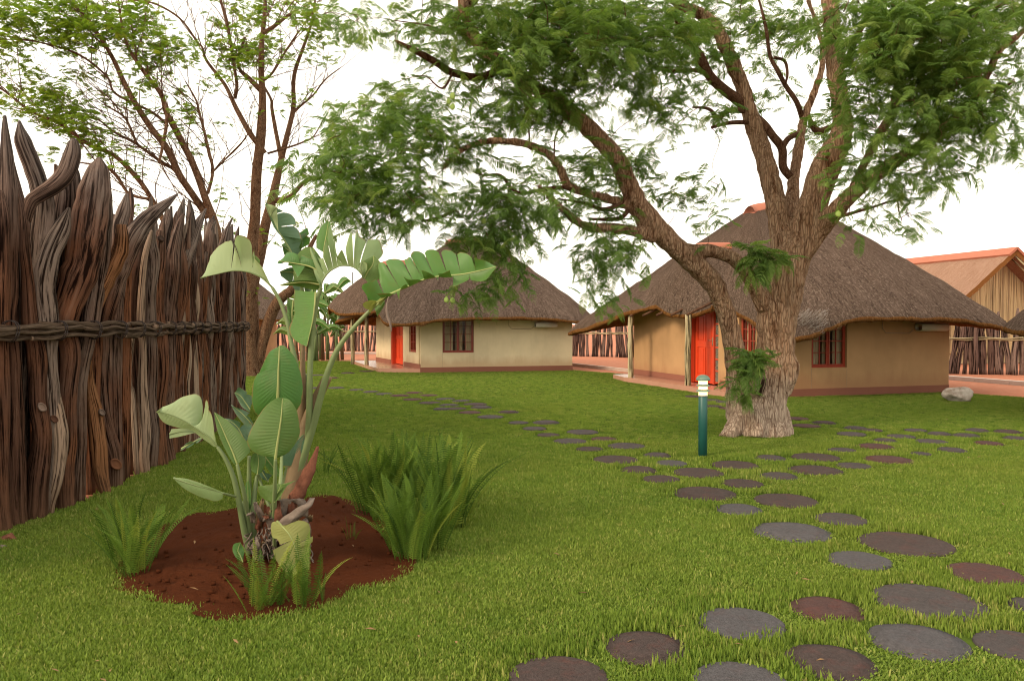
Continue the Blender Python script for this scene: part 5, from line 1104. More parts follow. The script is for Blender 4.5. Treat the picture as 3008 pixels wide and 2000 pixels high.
# ================================================================ strelitzia
SD = 5.2; z3 = lambda x, y: (550+x*.4464, 550+y*.4464); z4 = lambda x, y: (400+x*.4783, 1100+y*.4783)
strel = empty('strelitzia', (G(740, 1640).x, 5.2, .03), 'tall giant strelitzia with torn paddle leaves growing from the soil bed', 'plant')
def conv(L, f):
    out = []
    for p in L:
        x, y = f(p[0], p[1]); out.append((x, y, p[2] if len(p) > 2 else 0))
    return out
def leaf(name, f, mid, L, Rr, mat, D=SD, tears=(), cup=.03, rib=.007, pet=None, petr=(.014, .011), seed=0, stripgap=.10, petmat='petiole', parent=None):
    """mid: midrib (x, y, depth offset); L, Rr: blade margins matched along the midrib (or None)"""
    rnd = random.Random(seed); n = 72; ncol = 6
    mid_ = resample([tuple(c) for c in crom(conv(mid, f), 8)], n+1); root = None; mb = MB()
    M3 = [P(p[0], p[1], D+p[2]) for p in mid_]
    for side, E, sg in (('L', L, 1), ('R', Rr, -1)):
        if not E: continue
        e_ = resample([tuple(c) for c in crom(conv(E, f), 8)], n+1); E3 = [P(p[0], p[1], D+p[2]) for p in e_]
        cuts = sorted([0]+[int(t*n) for t in (tears[0] if side == 'L' else tears[1])]+[n]) if tears else [0, n]
        for a, b_ in zip(cuts[:-1], cuts[1:]):
            if b_-a < 1: continue
            off = rnd.uniform(-.035, .035) if len(cuts) > 2 else 0; tw = rnd.uniform(-.03, .03) if len(cuts) > 2 else 0; ce = (E3[a]+E3[b_])/2; vs = []; uvs = []
            shr = stripgap if len(cuts) > 2 else 0
            for i in range(a, b_+1):
                m_ = M3[i]; e = E3[i].lerp(ce, shr*rnd.uniform(.6, 1.2)); s_ = (i-a)/(b_-a)
                nrm = (M3[min(i+1, n)]-M3[max(i-1, 0)]).cross(e-m_); nrm = nrm.normalized() if nrm.length > 1e-9 else Vector((0, -1, 0)); wd = (e-m_).length
                if len(cuts) > 2 and b_ < n: e = m_+(e-m_)*(1-.12*(abs(2*s_-1)**3))
                for c in range(ncol+1):
                    w = c/ncol; p = m_.lerp(e, w)+nrm*sg*(cup*wd*6*(.25-(w-.5)**2))*.5+nrm*(off+tw*(2*s_-1))*w*w*2
                    p += nrm*(.0016*math.sin(i*1.9)*math.sin(math.pi*min(1, w*1.2)))+nrm*.012*noise.noise(p*6)*w
                    vs.append(p); uvs.append((i/n*6, w))
            fs = []; uv = []
            for i in range(b_-a):
                for c in range(ncol):
                    q = (i*(ncol+1)+c, (i+1)*(ncol+1)+c, (i+1)*(ncol+1)+c+1, i*(ncol+1)+c+1); fs.append(q); uv.append([uvs[k] for k in q])
            mb.add(vs, fs, uv)
    o = mb.build(name, mat, parent or strel)
    mb = MB(); mb.tube(M3, [rib*(1-.75*i/n) for i in range(n+1)], 8); mb.build('midrib', M['midrib'] if mat is not M['leaf_pale'] else M['petiole'], o)
    if pet:
        c = crom(conv(pet, f), 8); m_ = len(c); mb = MB(); mb.tube([P(p[0], p[1], D+p[2]) for p in c], [petr[0]+(petr[1]-petr[0])*i/(m_-1) for i in range(m_)], 12, .05, .03, seed); mb.build('petiole', M[petmat], o)
    return o
T8 = [.12, .24, .38, .5, .6, .72, .84]
# upper crown
leaf('leaf', z3, [(560,660),(520,620),(480,590),(400,558),(300,550),(180,575),(85,596)], [(555,640),(520,540),(440,450),(435,350),(345,325),(330,430),(290,340),(190,375),(120,450),(78,560),(85,596)], [(560,662,.06),(520,600,.12),(440,530,.14),(400,520,.12),(300,535,.1),(180,565,.08),(85,596)], M['leaf_pale'], seed=1, tears=([.33, .47, .6], []), stripgap=.1, pet=[(740,1400),(722,1200),(690,1050),(660,900),(615,760),(560,660)], petr=(.02, .010))
leaf('leaf', z3, [(470,540,.1),(430,505,.1),(390,470,.1),(330,440,.1)], [(480,480,.1),(450,450,.1),(400,440,.1),(330,438,.1)], [(540,600,.1),(480,560,.1),(420,510,.1),(332,442,.1)], M['leaf_olive'], seed=31)
leaf('leaf', z3, [(700,480,.15),(680,420,.15),(640,350,.15),(600,290,.12),(560,210,.1),(512,112,.1)], [(690,470,.12),(660,400,.1),(620,330,.1),(575,270,.08),(530,180,.06),(510,110,.1)], [(720,500,.2),(790,290,.2),(745,345,.2),(700,200,.2),(650,155,.15),(600,140,.12),(512,112,.1)], M['leaf_blue'], seed=2, tears=([], [.25, .42, .6, .8]), pet=[(770,800,.15),(745,600,.15),(700,480,.15)], petr=(.014, .009))
leaf('leaf', z3, [(740,470,.22),(700,440,.22),(660,410,.22),(620,380,.22)], [(760,400,.22),(790,330,.22),(780,260,.22),(770,270,.22)], [(740,520,.2),(700,480,.2),(640,440,.2),(620,380,.22)], M['leaf'], seed=32, tears=([.3, .6], [.5]))
leaf('leaf', z3, [(590,130,.06),(565,160,.06),(545,190,.07),(520,120,.06)][::-1], [(530,110,.05),(560,118,.04),(585,130,.05),(598,142,.05)], [(520,130,.07),(540,170,.07),(575,240,.08),(600,290,.08)], M['leaf_pale'], seed=33)
leaf('leaf', z3, [(900,430,.05),(905,380,.05),(915,320,.05),(930,225,.05)], [(850,400,.08),(855,340,.08),(875,270,.08),(928,222,.05)], [(905,430,0),(930,370,0),(945,300,0),(932,222,.05)], M['leaf'], seed=3, cup=.08)
leaf('leaf', z3, [(860,650,.04),(855,580,.04),(850,500,.04),(830,400,.04)], [(740,640,.08),(700,600,.08),(715,470,.08),(770,400,.06),(828,396,.04)], [(880,640,0),(900,560,0),(890,480,0),(832,398,.04)], M['leaf_olive'], seed=4)
leaf('leaf', z3, [(880,560,-.02),(800,520,-.02),(700,500,-.02),(600,485,-.02)], [(880,490,-.03),(800,470,-.03),(700,440,-.04),(625,440,-.03),(600,480,-.02)], [(880,580,.0),(800,560,.0),(700,520,.0),(600,488,-.02)], M['leaf'], seed=5, tears=([.5], [.4, .7]))
leaf('leaf', z3, [(870,640,-.03),(780,625,-.03),(700,630,-.03),(610,645,-.03)], [(870,620,-.04),(780,610,-.05),(700,618,-.04),(610,643,-.03)], [(870,680,0),(780,665,0),(700,650,0),(610,648,-.03)], M['leaf_olive'], seed=6)
leaf('leaf', z3, [(830,600,.2),(760,590,.2),(690,560,.2),(610,560,.2)], [(830,540,.2),(760,540,.2),(690,530,.2),(610,558,.2)], [(830,680,.22),(760,690,.22),(690,640,.22),(612,580,.2)], M['leaf_blue'], seed=35, tears=([.5], [.3, .6]))
leaf('leaf', z3, [(880,660,-.04),(890,615,-.04),(930,560,-.04),(980,528,-.04),(1020,516,-.04),(1080,522,-.04),(1120,545,-.04),(1165,600,-.05)], [(862,640,-.06),(790,380,-.06),(880,480,-.06),(940,240,-.05),(985,470,-.05),(1095,255,-.05),(1110,320,-.04),(1200,318,0),(1265,320,.04),(1300,400,.05),(1280,440,.02)], None, M['leaf_pale'], seed=7, tears=([.12, .22, .3, .4, .48, .56, .66, .76, .86], []), stripgap=.16, pet=[(735,1875,.08),(775,1720,.06),(800,1560),(806,1300),(815,1050),(835,850),(855,740),(880,660)], petr=(.026, .013))
leaf('leaf', z3, [(1165,600,-.05),(1185,560,-.05),(1220,510,-.04),(1228,450,-.03)], [(1150,560,-.1),(1130,510,-.1),(1165,485,-.08),(1228,450,-.03)], [(1200,640,-.05),(1265,600,-.04),(1285,520,-.03),(1228,450,-.03)], M['leaf_olive'], seed=8, cup=.07)
leaf('leaf', z3, [(1160,600,-.08),(1150,570,-.1),(1140,530,-.1),(1150,490,-.1)], [(1170,560,-.1),(1185,530,-.1),(1180,500,-.1),(1150,488,-.1)], [(1155,590,-.1),(1138,560,-.1),(1130,520,-.1),(1148,488,-.1)], M['leaf_pale'], seed=38)
# long arching leaf to the right
leaf('leaf', z3, [(1200,815),(1270,745),(1340,700),(1450,652),(1560,605),(1680,582),(1800,572),(1900,553),(2035,522)], [(1185,690),(1155,650),(1235,610),(1250,480),(1320,470),(1400,462),(1440,470),(1450,440),(1500,415),(1580,410),(1680,408),(1730,410),(1840,435),(1900,470),(1965,485),(2035,520)], None, M['leaf'], seed=9, tears=([.05, .16, .28, .4, .47, .55, .64, .74, .85], []), stripgap=.15, D=5.1, pet=[(700,1950,.12),(770,1750,.12),(830,1560,.1),(880,1370,.08),(930,1200,.06),(1000,1050,.04),(1100,920,.02),(1200,815)], petr=(.030, .012))
leaf('leaf', z3, [(1230,790,-.01),(1340,705,-.01),(1450,655,-.01),(1560,608,-.01),(1680,585,-.01),(1800,575,-.01),(1900,556,-.01),(2030,524,-.01)], [(1240,850,-.05),(1345,700,-.09),(1400,640,-.09),(1470,660,-.09),(1540,590,-.09),(1640,570,-.09),(1680,620,-.08),(1850,640,-.06),(1960,640,-.04),(2035,560,-.02)], None, M['leaf_olive'], seed=10, tears=([.1, .22, .33, .45, .56, .68, .8], []), D=5.1, stripgap=.1, cup=.09)
leaf('leaf', z3, [(1215,810,-.03),(1240,770,-.05),(1270,735,-.05),(1320,710,-.05)], [(1170,810,-.08),(1155,765,-.1),(1240,720,-.1),(1318,708,-.05)], [(1200,840,-.05),(1225,830,-.06),(1250,780,-.06),(1320,712,-.05)], M['leaf_yellow'], seed=11, D=5.1, tears=([.5], [.5]))
mb = MB(); c = crom(conv([(1325,720),(1312,790),(1318,850),(1335,900),(1342,950)], z3), 5); pts = [P(p[0], p[1], 4.98) for p in c]; mb.tube(pts, [.004+.006*math.sin(math.pi*i/(len(pts)-1)) for i in range(len(pts))], 5); mb.build('dry_leaf_strip', M['dead'], strel)
# middle
leaf('leaf', z3, [(845,690,-.06),(838,780,-.08),(825,880,-.08),(800,990,-.07),(788,1045,-.06)], [(705,676,-.04),(703,780,-.04),(700,850,-.03),(672,930,-.02),(700,1000,-.03),(785,1046,-.06)], None, M['leaf'], seed=12, cup=.05)
leaf('leaf', z3, [(700,740,.02),(690,830,.02),(690,900,.02),(690,975,.02)], [(662,728,.04),(655,830,.05),(645,900,.05),(685,975,.02)], None, M['leaf_olive'], seed=13)
leaf('leaf', z3, [(595,1400,-.25),(598,1300,-.27),(600,1200,-.28),(604,1120,-.28),(606,1045,-.26)], [(560,1560,-.18),(440,1530,-.2),(402,1440,-.22),(405,1310,-.24),(440,1200,-.25),(520,1080,-.26),(604,1040,-.26)], [(660,1540,-.18),(700,1500,-.2),(755,1400,-.22),(758,1290,-.24),(725,1150,-.25),(650,1050,-.26),(608,1042,-.26)], M['leaf'], seed=14, cup=.045, rib=.010, D=5.2, tears=([.62], []), stripgap=.01)
leaf('leaf', z4, [(855,520,-.42),(865,440,-.43),(880,340,-.44),(893,240,-.44),(898,146,-.42)], [(850,508,-.40),(760,490,-.38),(692,440,-.38),(690,370,-.4),(745,265,-.42),(800,190,-.43),(860,146,-.43),(897,142,-.42)], [(865,512,-.40),(940,470,-.38),(1000,380,-.38),(1003,300,-.4),(985,220,-.42),(945,160,-.43),(902,142,-.42)], M['leaf_olive'], seed=15, cup=.05, rib=.009, D=5.2, pet=[(845,1040,-.1),(848,900,-.18),(850,760,-.3),(853,640,-.38),(855,520,-.42)], petr=(.018, .010))
leaf('leaf', z4, [(500,445,-.2),(450,385,-.2),(385,340,-.2),(300,285,-.2),(210,245,-.2),(132,228,-.2)], [(495,420,-.22),(478,260,-.22),(430,152,-.22),(405,300,-.2),(388,330,-.2),(372,145,-.22),(275,142,-.22),(185,205,-.22),(132,232,-.2)], [(480,440,-.14),(400,390,-.14),(330,345,-.14),(250,330,-.15),(165,295,-.17),(130,235,-.2)], M['leaf_pale'], seed=16, tears=([.26, .36], []), stripgap=.03, D=5.2, pet=[(700,1100,-.05),(665,960,-.1),(635,800,-.15),(600,640,-.18),(550,520,-.2),(500,445,-.2)], petr=(.024, .011))
leaf('leaf', z4, [(620,552,-.26),(595,480,-.26),(555,390,-.26),(520,310,-.26),(482,232,-.26)], [(600,545,-.28),(560,480,-.28),(520,400,-.28),(492,320,-.27),(480,236,-.26)], [(700,475,-.24),(690,430,-.24),(640,360,-.24),(570,290,-.25),(484,232,-.26)], M['leaf_olive'], seed=17, D=5.2, pet=[(700,1080,-.03),(690,900,-.1),(665,740,-.2),(640,640,-.25),(620,552,-.26)], petr=(.018, .010), cup=.06)
leaf('leaf', z4, [(205,365,-.1),(280,350,-.1),(340,350,-.1),(380,352,-.1)], [(215,335,-.1),(280,330,-.1),(340,338,-.1),(380,350,-.1)], [(205,392,-.1),(280,378,-.1),(340,362,-.1),(380,354,-.1)], M['leaf_pale'], seed=18)
leaf('leaf', z4, [(278,455,.1),(330,425,.1),(380,400,.1),(418,385,.1)], [(300,425,.1),(350,402,.1),(390,385,.1),(418,383,.1)], [(275,464,.1),(330,445,.1),(380,418,.1),(418,388,.1)], M['leaf_blue'], seed=19, tears=([.5], [.3, .6]))
leaf('leaf', z4, [(230,634,-.3),(310,662,-.3),(400,690,-.3),(480,712,-.3),(532,728,-.3)], [(232,632,-.3),(320,645,-.31),(410,672,-.31),(480,698,-.31),(532,724,-.3)], [(232,638,-.3),(300,700,-.28),(390,752,-.27),(480,778,-.27),(528,760,-.28),(532,730,-.3)], M['leaf_pale'], seed=20, D=5.2, cup=.1, pet=[(612,748,-.2),(570,738,-.25),(532,728,-.3)], petr=(.008, .007))
for sd_, mid, L_, R_, mt in [(21, [(735,330,.2),(690,280,.2),(640,230,.2),(585,185,.2)], [(735,320,.2),(720,270,.2),(660,220,.2),(586,183,.2)], [(700,335,.2),(650,290,.2),(610,240,.2),(585,190,.2)], 'leaf_blue'),
    (22, [(700,215,.25),(670,170,.25),(640,130,.25),(605,112,.25)], [(700,150,.25),(665,110,.25),(640,78,.25),(628,80,.25)], [(700,230,.25),(650,200,.25),(620,150,.25),(603,115,.25)], 'leaf_blue'),
    (23, [(670,420,.1),(640,350,.1),(600,300,.1),(540,270,.1)], [(735,330,.1),(690,310,.1),(620,280,.1),(540,268,.1)], [(690,420,.1),(620,390,.1),(570,330,.1),(540,275,.1)], 'leaf_blue'),
    (24, [(885,470,.0),(930,450,0),(980,410,0),(1028,365,0)], [(885,420,0),(930,390,0),(990,365,0),(1028,362,0)], [(895,560,0),(960,560,0),(1025,500,0),(1033,370,0)], 'leaf_blue'),
    (25, [(790,500,.1),(820,540,.1),(850,580,.1),(880,620,.1)], [(830,490,.1),(860,520,.1),(870,560,.1),(884,620,.1)], [(780,530,.1),(800,570,.1),(840,620,.1),(880,624,.1)], 'leaf'),
    (26, [(745,612,-.05),(750,560,-.05),(750,520,-.05),(745,480,-.05)], [(705,590,-.04),(700,540,-.04),(715,490,-.04),(745,478,-.05)], [(770,600,-.04),(795,540,-.04),(790,500,-.04),(747,478,-.05)], 'leaf_olive'),
    (27, [(850,785,-.3),(862,740,-.3),(880,700,-.3),(890,672,-.3)], [(820,785,-.28),(770,750,-.28),(748,690,-.3),(800,678,-.3),(888,670,-.3)], [(870,770,-.32),(900,730,-.33),(930,680,-.34),(975,650,-.34),(930,664,-.32),(892,672,-.3)], 'leaf_olive'),
    (28, [(690,860,.0),(688,780,0),(686,700,0),(686,640,0)], [(672,800,0),(668,740,0),(672,680,0),(685,640,0)], [(704,800,0),(708,740,0),(698,680,0),(687,640,0)], 'leaf'),
    (29, [(655,1150,-.35),(640,1110,-.35),(625,1080,-.35),(640,1030,-.35)], [(610,1120,-.35),(592,1080,-.35),(600,1040,-.35),(638,1028,-.35)], [(660,1120,-.34),(664,1085,-.34),(650,1050,-.34),(641,1028,-.35)], 'leaf'),
    (30, [(770,590,.05),(800,640,.05),(810,660,.05),(815,640,.05)], [(760,560,.05),(790,600,.05),(810,620,.05),(814,636,.05)], [(750,600,.05),(775,640,.05),(800,645,.05),(815,645,.05)], 'leaf_blue')]:
    leaf('leaf', z4, mid, L_, R_, M[mt], seed=sd_, rib=.004, tears=([.45], []) if mt == 'leaf_blue' else ())
leaf('leaf', z4, [(868,900,-.45),(905,940,-.5),(945,990,-.52),(985,1080,-.52),(1012,1190,-.5)], [(868,898,-.45),(905,925,-.5),(960,905,-.52),(1000,893,-.52),(1058,925,-.52),(1072,1035,-.52),(1068,1060,-.5),(1060,1150,-.5),(1050,1215,-.5),(1012,1195,-.5)], [(866,902,-.45),(832,912,-.46),(840,990,-.46),(875,1010,-.48),(890,1060,-.48),(905,1110,-.48),(940,1170,-.48),(985,1218,-.48),(1010,1196,-.5)], M['leaf_yellow'], seed=41, rib=.006, D=5.2, tears=([.55], [.45]), stripgap=.04, pet=[(850,1050,-.3),(850,960,-.4),(868,900,-.45)], petr=(.012, .008))
# pseudo stems
def stem(name, L, r0, r1, mat, f=z4, D=SD, seed=0, ro=.08):
    c = crom(conv(L, f), 6); m_ = len(c); mb = MB(); mb.tube([P(p[0], p[1], D+p[2]) for p in c], [r0+(r1-r0)*i/(m_-1) for i in range(m_)], 14, ro, .05, seed); return mb.build(name, M[mat], strel)
stem('stem', [(900,1180,.05),(905,1000,.05),(950,800,.05),(985,600,.05),(1020,430,.05),(1060,280,.05),(1110,150,.05),(1180,10,.05)], .085, .030, 'petiole_brown', seed=1)
stem('stem', [(880,1100,.15),(900,900,.15),(960,600,.12),(1010,350,.1),(1035,150,.1),(1050,0,.1)], .07, .035, 'petiole', seed=2)
stem('stem', [(960,650,.06),(1010,300,.06),(1020,100,.06),(1022,-60,.06),(1030,-230,.08),(1034,-330,.08)], .035, .006, 'petiole_brown', seed=3)
stem('stem', [(700,1100,.0),(690,960,-.02),(665,860,-.05),(650,780,-.05)], .035, .02, 'petiole', seed=4)
stem('stem', [(720,1110,.0),(715,960,.0),(720,800,.02),(742,620,.05)], .035, .012, 'petiole', seed=5)
stem('stem', [(705,1110,.03),(700,1000,.03),(690,820,.03),(692,680,.03),(694,500,.03)], .03, .012, 'petiole', seed=6)
stem('stem', [(850,1150,-.1),(845,1000,-.12),(842,860,-.16),(852,760,-.22),(884,690,-.28),(895,480,-.1)], .035, .009, 'petiole', seed=7)
stem('stem', [(840,900,.0),(820,820,.0),(790,740,.02),(760,650,.04),(745,610,.0)], .014, .008, 'petiole', seed=8)
# shed sheaths: curled strips of dead leaf base
rnd = random.Random(31)
def sheath(L, w, mat, D, seed, curl=1.4, ww=None):
    c = crom(conv(L, z4), 6); m_ = len(c); vs = []; nc = 6
    for i, p in enumerate(c):
        q = P(p[0], p[1], D+p[2]); s_ = i/(m_-1); r = w*(.55+.9*math.sin(math.pi*min(1, s_*.9+.08)))*(1-.55*s_) if mat != 'dead_red' or ww is None else w*(1.25-.45*s_+.35*noise.noise(Vector((s_*7, seed, 0))))*(1 if s_ < .7 else 1-(s_-.7)*3.0)
        for k in range(nc+1):
            a = (k/nc-.5)*2*curl; vs.append(q+Vector((math.sin(a)*r, -math.cos(a)*r*.6+.012*noise.noise(q*9+Vector((k, seed, 0))), .02*noise.noise(Vector((k, s_*4, seed))))))
    mb = MB(); mb.add(vs, [(i*(nc+1)+k, i*(nc+1)+k+1, (i+1)*(nc+1)+k+1, (i+1)*(nc+1)+k) for i in range(m_-1) for k in range(nc)]); o = mb.build('dead_sheath', M[mat], strel); s2 = o.modifiers.new('t', 'SOLIDIFY'); s2.thickness = .004; return o
sheath([(900,880,-.1),(960,790,-.1),(1020,680,-.1),(1075,560,-.08),(1115,440,-.06)], .045, 'dead_red', 5.15, 1, 1.5, 1)
sheath([(860,900,-.1),(900,820,-.1),(960,760,-.12),(1020,790,-.12),(1045,870,-.12)], .05, 'dead', 5.12, 2); sheath([(890,1000,-.1),(930,900,-.15),(990,850,-.15),(1050,800,-.15),(1085,755,-.1)], .05, 'dead', 5.1, 3)
for k in range(42):
    x0 = rnd.uniform(720, 1070); y0 = rnd.uniform(820, 1120); ln = rnd.uniform(60, 190); up = rnd.random() < .5; dx = rnd.uniform(-60, 70)
    sheath([(x0, y0+ln*.5, -.05), (x0+dx*.4, y0, -.12), (x0+dx, y0-ln*.5*(1 if up else -.2), -.14+rnd.uniform(-.05, .05))], rnd.uniform(.012, .035), rnd.choice(['dead', 'dead', 'dead_red', 'petiole_brown']), 5.15+rnd.uniform(-.08, .1), k+10, rnd.uniform(.6, 1.6))
mb = MB()
for k in range(70):
    x0 = rnd.uniform(690, 1060); y0 = rnd.uniform(1020, 1130); pts = [(x0, y0-rnd.uniform(40, 110), 0)]
    for j in range(4): pts.append((pts[-1][0]+rnd.uniform(-35, 35), pts[-1][1]+rnd.uniform(10, 55), rnd.uniform(-.15, .02)))
    c = crom(conv(pts, z4), 4); q3 = [P(p[0], p[1], 5.1+p[2]) for p in c]
    for q in q3: q.z = max(q.z, .04)
    mb.tube(q3, [.0045]*len(c), 5)
tag(mb.build('roots', M['dead'], strel), kind='stuff')
# ================================================================ ferns
def fern_frond(seed, bend, mat=None):
    r = random.Random(seed); mb = MB(); n = 36; pts = []
    for i in range(n+1):
        t = i/n; pts.append(Vector((bend*t*t*.75, .04*math.sin(t*4+seed), t*(1-.18*bend*t*t))))
    mb.tube(pts[::3]+[pts[-1]], [.007*(1-.8*i/16) for i in range(len(pts[::3])+1)], 4)
    for i in range(3, n+1):
        t = i/n; l = .088*(math.sin(math.pi*min(1, .22+t*.80))**.6)*r.uniform(.85, 1.1); d = (pts[i]-pts[i-1]).normalized()
        for sg in (-1, 1):
            o_ = Vector((.12*sg*r.uniform(-1, 1), sg, .28)).normalized(); p = pts[i]; w = d*.0062; q = p+o_*l; dz = Vector((-.3*l, 0, -.12*l))
            mb.add([p-w, p+w, p+o_*l*.6+w*1.1+dz*.2, q+dz, p+o_*l*.6-w*1.1+dz*.2], [(0, 1, 2, 4), (4, 2, 3)])
    return mb.mesh('frond', mat or M['fern'])
FF = [fern_frond(i, b_) for i, b_ in enumerate((.05, .15, .28, .42, .6, .1))]
def fern(cx, cy, spots, hmin, hmax, label, seed, tilt=.30):
    o = empty('fern', (cx, cy, .02), label, 'fern', 'sword ferns around the soil bed'); rnd = random.Random(seed)
    for (x, y, n_, sp) in spots:
        for _ in range(int(n_*.8+1)):
            f = bpy.data.objects.new('frond', rnd.choice(FF)); link(f, o); az = rnd.uniform(0, 6.283); rr = sp*math.sqrt(rnd.random()); px_, py_ = x+rr*math.cos(az), y+rr*math.sin(az)
            f.location = Vector((px_, py_, .01))-wloc(o); s_ = rnd.uniform(hmin, hmax); f.scale = (s_, s_*rnd.uniform(.8, 1.1), s_); f.rotation_euler = (rnd.uniform(-.2, .2), rnd.uniform(0, tilt)*rr/sp+rnd.uniform(-.05, .15), az+rnd.uniform(-.5, .5))
    return o
g = lambda x, y: G(*z4(x, y))
a, b_, c = g(1690, 1150), g(1800, 1080), g(1620, 1090); fern(a.x, a.y, [(a.x, a.y, 34, .12), (b_.x, b_.y, 26, .12), (c.x, c.y, 18, .1)], .38, .60, 'bright green sword fern at the near right rim of the soil bed', 1)
a, b_, c, d_ = g(1440, 870), g(1560, 840), g(1700, 820), g(1500, 900); fern(b_.x, b_.y, [(a.x, a.y, 26, .14), (b_.x, b_.y, 34, .16), (c.x, c.y, 34, .16), (d_.x, d_.y, 16, .1)], .5, .74, 'tallest darkest mass of sword fern right of the strelitzia', 2)
a, b_ = g(1930, 950), g(1850, 900); fern(a.x, a.y, [(a.x, a.y, 30, .14), (b_.x, b_.y, 26, .14)], .45, .78, 'upright sword fern clump farthest right on the soil bed', 3)
a, b_, c = g(-10, 1240), g(30, 1160), g(-60, 1130); fern(a.x, a.y, [(a.x, a.y, 26, .10), (b_.x, b_.y, 16, .09), (c.x, c.y, 16, .1)], .32, .52, 'sword fern at the left rim of the soil bed in front of the palisade', 4, .5)
a = g(745, 1455); fern(a.x, a.y, [(a.x, a.y, 15, .07), (g(850, 1430).x, g(850, 1430).y, 10, .06)], .25, .42, 'low fern tuft at the near rim below the strelitzia, left one', 5, .6)
a = g(1030, 1425); fern(a.x, a.y, [(a.x, a.y, 15, .08)], .26, .45, 'low fern tuft below the drooping yellowish leaf', 6, .6)
a = g(1320, 1045); fern(a.x, a.y, [(a.x, a.y, 6, .03)], .14, .2, 'tiny fern sprout alone on the bare soil', 7, .6)
a = g(1160, 1410); fern(a.x, a.y, [(a.x, a.y, 3, .02)], .14, .2, 'single thin frond sprouting at the near rim of the bed', 8, .3)
a = g(1150, 610); fern(a.x, a.y, [(a.x, a.y, 14, .1)], .2, .32, 'small dark fern behind the strelitzia stem on the lawn', 9, .8)
# banana like clump far behind
ban = empty('banana_clump', (G(900, 1060).x, 33, 0), 'leafy banana clump beyond the lawn, left of the cream hut', 'plant'); rnd = random.Random(8); f1 = lambda x, y: (x, y)
for k in range(16):
    x = rnd.uniform(850, 1010); top = rnd.uniform(870, 960); Dk = 33+rnd.uniform(-.8, .8); mb = MB(); pts = [P(x, 1063, Dk), P(x+rnd.uniform(-8, 8), 990, Dk), P(x+rnd.uniform(-20, 20), top, Dk)]; pts[0].z = 0; mb.tube(pts, [.08, .07, .04], 7, .1); mb.build('stem', M['petiole_brown'] if k % 2 else M['petiole'], ban)
for k in range(46):
    x = rnd.uniform(830, 1010); y = rnd.uniform(850, 990); ln = rnd.uniform(50, 85); an = rnd.uniform(-1.2, 1.2)-math.pi/2; dx, dy = math.cos(an)*ln, math.sin(an)*ln*.7; w = rnd.uniform(9, 14); ox, oy = -dy/ln*w, dx/ln*w
    mid = [(x, y, 0), (x+dx*.4, y+dy*.55, 0), (x+dx*.75, y+dy*.7, 0), (x+dx*1.1, y+dy*.45+8, 0)]
    leaf('leaf', f1, mid, [(q[0]+ox*s_, q[1]+oy*s_, .05) for q, s_ in zip(mid, (.3, 1, .9, .1))], [(q[0]-ox*s_, q[1]-oy*s_, .1) for q, s_ in zip(mid, (.3, 1, .9, .1))], M['leaf' if k % 3 else 'leaf_olive'], D=33+rnd.uniform(-1, 1), seed=k, rib=.02, parent=ban, cup=.1)
mast = tag(MB().build('mast', M['wire']) if False else (lambda m_: (m_.tube([P(1036, 905, 60), P(1036, 800, 60)], [.05, .04], 6), m_.build('mast', M['wire']))[1])(MB()), 'thin distant mast rising behind the cream hut porch roof', 'mast')
mast.data.transform(Matrix.Identity(4))
# ================================================================ grass
def tuft(seed, n, R_, h, w, name='grass_tuft'):
    r = random.Random(seed); mb = MB()
    for _ in range(n):
        a = r.uniform(0, 6.28); q = R_*math.sqrt(r.random()); p = Vector((q*math.cos(a), q*math.sin(a), -.004)); b2 = r.uniform(0, 6.28); lean = r.uniform(.1, .75)*h; hh = h*r.uniform(.55, 1.15); d = Vector((math.cos(b2)*lean, math.sin(b2)*lean, hh)); ww = w*r.uniform(.6, 1.2); b3 = b2+r.uniform(.8, 2.2); s_ = Vector((math.cos(b3)*ww/2, math.sin(b3)*ww/2, 0))
        m_ = p+d*.5+Vector((0, 0, hh*.12)); mb.add([p-s_, p+s_, m_+s_*.85, m_-s_*.85, p+d], [(0, 1, 2, 3), (3, 2, 4)])
    return variant(mb, name, M['grass'])
TV = [tuft(i, 44, .045, .022, .0028) for i in range(4)]+[tuft(10+i, 34, .07, .026, .0055) for i in range(3)]+[tuft(20+i, 28, .12, .028, .0095) for i in range(3)]
rs = np.random.RandomState(3)
def field(y0, y1, dens, v0, v1, x0=-14, x1=13):
    n = int((y1-y0)*(x1-x0)*dens); x = rs.uniform(x0, x1, n); y = rs.uniform(y0, y1, n)
    k = (np.abs(x) < y*.66+1.6) & inpoly(x, y, lawnpoly); x, y = x[k], y[k]; return x, y, rs.randint(v0, v1, len(x))
X, Y, VI = [], [], []
for a in ((2.2, 6.2, 1500, 0, 4), (6.2, 10.5, 700, 0, 4), (10.5, 17, 330, 4, 7), (17, 33, 240, 7, 10)):
    x, y, v = field(*a); X.append(x); Y.append(y); VI.append(v)
X = np.concatenate(X); Y = np.concatenate(Y); VI = np.concatenate(VI)
bedg = [(cx+(p[0]-cx)*1.05, cy+(p[1]-cy)*1.05) for p in bedc]; keep = ~inpoly(X, Y, bedg)
for A_, U_, V_, W_, L_ in ((A2, U2, V2, 4.99, 6.2), (A1, U1, V1, 5.1, 5.75)):
    keep &= ~inpoly(X, Y, [(q.x, q.y) for q in (A_, A_+U_*W_, A_+U_*W_+V_*L_, A_+V_*L_)])
keep &= ~inpoly(X, Y, [(p[0], p[1]) for p in slab2]); keep &= ~inpoly(X, Y, [(p[0], p[1]) for p in slab1])
keep &= ((X-3.58)**2+(Y-11.22)**2) > .36**2
near_edge = np.zeros(len(X))
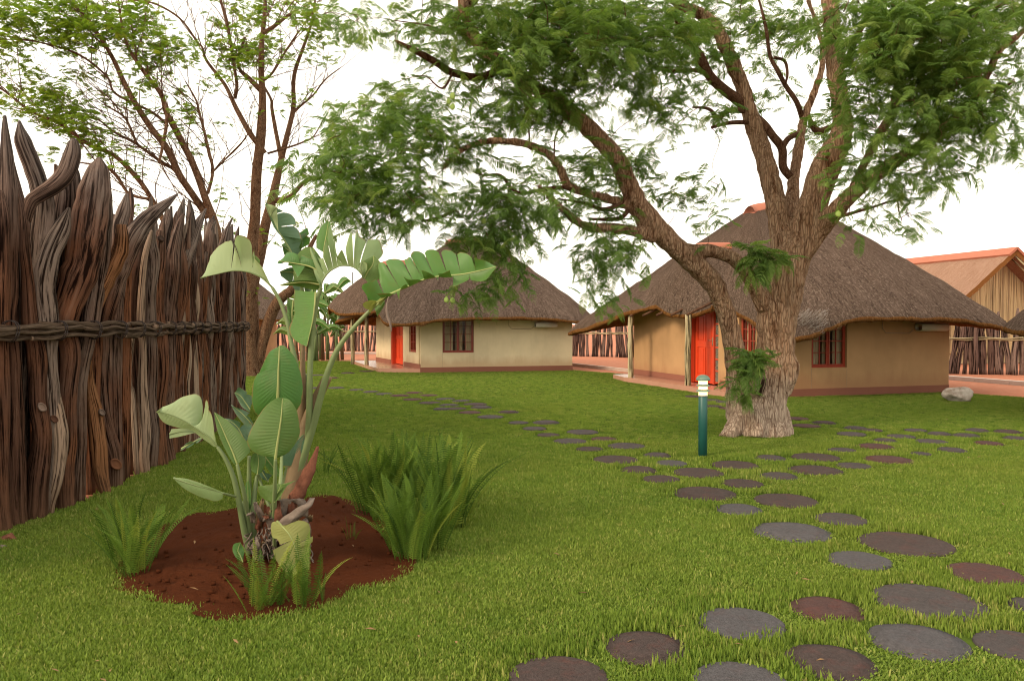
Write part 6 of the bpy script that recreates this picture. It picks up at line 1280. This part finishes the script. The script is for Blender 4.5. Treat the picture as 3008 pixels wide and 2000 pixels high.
for (sx, sy, r) in stones:
    d = np.hypot(X-sx, Y-sy); m_ = np.where(VI < 4, .034, np.where(VI < 7, .04, .03)); m_ = m_+np.where((Y > sy) & (VI < 7), .022, 0); keep &= d > r+m_; e_ = (d < r+np.where(VI < 7, .13, .2)) & (d > r); near_edge = np.where(e_, np.where(Y < sy, -1, 1), near_edge)
X, Y, VI, near_edge = X[keep], Y[keep], VI[keep], near_edge[keep]; n = len(X)
pn = np.array([noise.noise(Vector((x*.9, y*.9, 0))) for x, y in zip(X, Y)]); hs = (1+.35*pn)*rs.uniform(.75, 1.25, n)*np.where(near_edge < 0, .55, 1+1.0*near_edge)
print('grass tufts', n)
tag(scatter('grass', np.stack([X, Y, np.zeros(n)], 1), np.stack([rs.uniform(-.12, .12, n), rs.uniform(-.12, .12, n), rs.uniform(0, 6.283, n)], 1), np.stack([np.ones(n), np.ones(n), hs], 1), VI, TV), kind='stuff')
# scattered crumbs and dry bits on the bed
mb = MB(); rnd = random.Random(2)
for _ in range(420):
    a = rnd.uniform(0, 6.28); q = math.sqrt(rnd.random())*.95; i = int(a/6.283*len(bedc)) % len(bedc); x = cx+(bedc[i][0]-cx)*q; y = cy+(bedc[i][1]-cy)*q; s_ = .0025+.012*rnd.random()**4; mb.box((x, y, .03+.035*(1-q*q)), Vector((s_, s_*.3, 0)), Vector((-s_*.3, s_*.8, s_*.2)), Vector((0, 0, s_*.5)))
tag(mb.build('soil_crumbs', M['soil']), kind='stuff')

# fallen dry leaves and clippings lying on the lawn and the bed
DM = simple('dry_leaf', (.22, .13, .06), .9, .4, 9, .2); mb = MB(); rnd = random.Random(12)
for _ in range(200):
    y = 3.2+22*rnd.random()**1.6; x = rnd.uniform(-1, 1)*(y*.66+.5)
    if not inpoly(np.array([x]), np.array([y]), lawnpoly)[0]: continue
    b_ = inpoly(np.array([x]), np.array([y]), bedc)[0]; z = .055 if b_ else .030; ln = rnd.uniform(.012, .035); a = rnd.uniform(0, 6.28); d = Vector((math.cos(a), math.sin(a), rnd.uniform(-.3, .3)))*ln; s_ = Vector((-math.sin(a), math.cos(a), rnd.uniform(-.5, .5)))*ln*rnd.uniform(.12, .4); p = Vector((x, y, z))
    mb.add([p-d, p-s_+Z*.004, p+d, p+s_+Z*.004], [(0, 1, 2, 3)])
tag(mb.build('fallen_leaves', DM), kind='stuff')
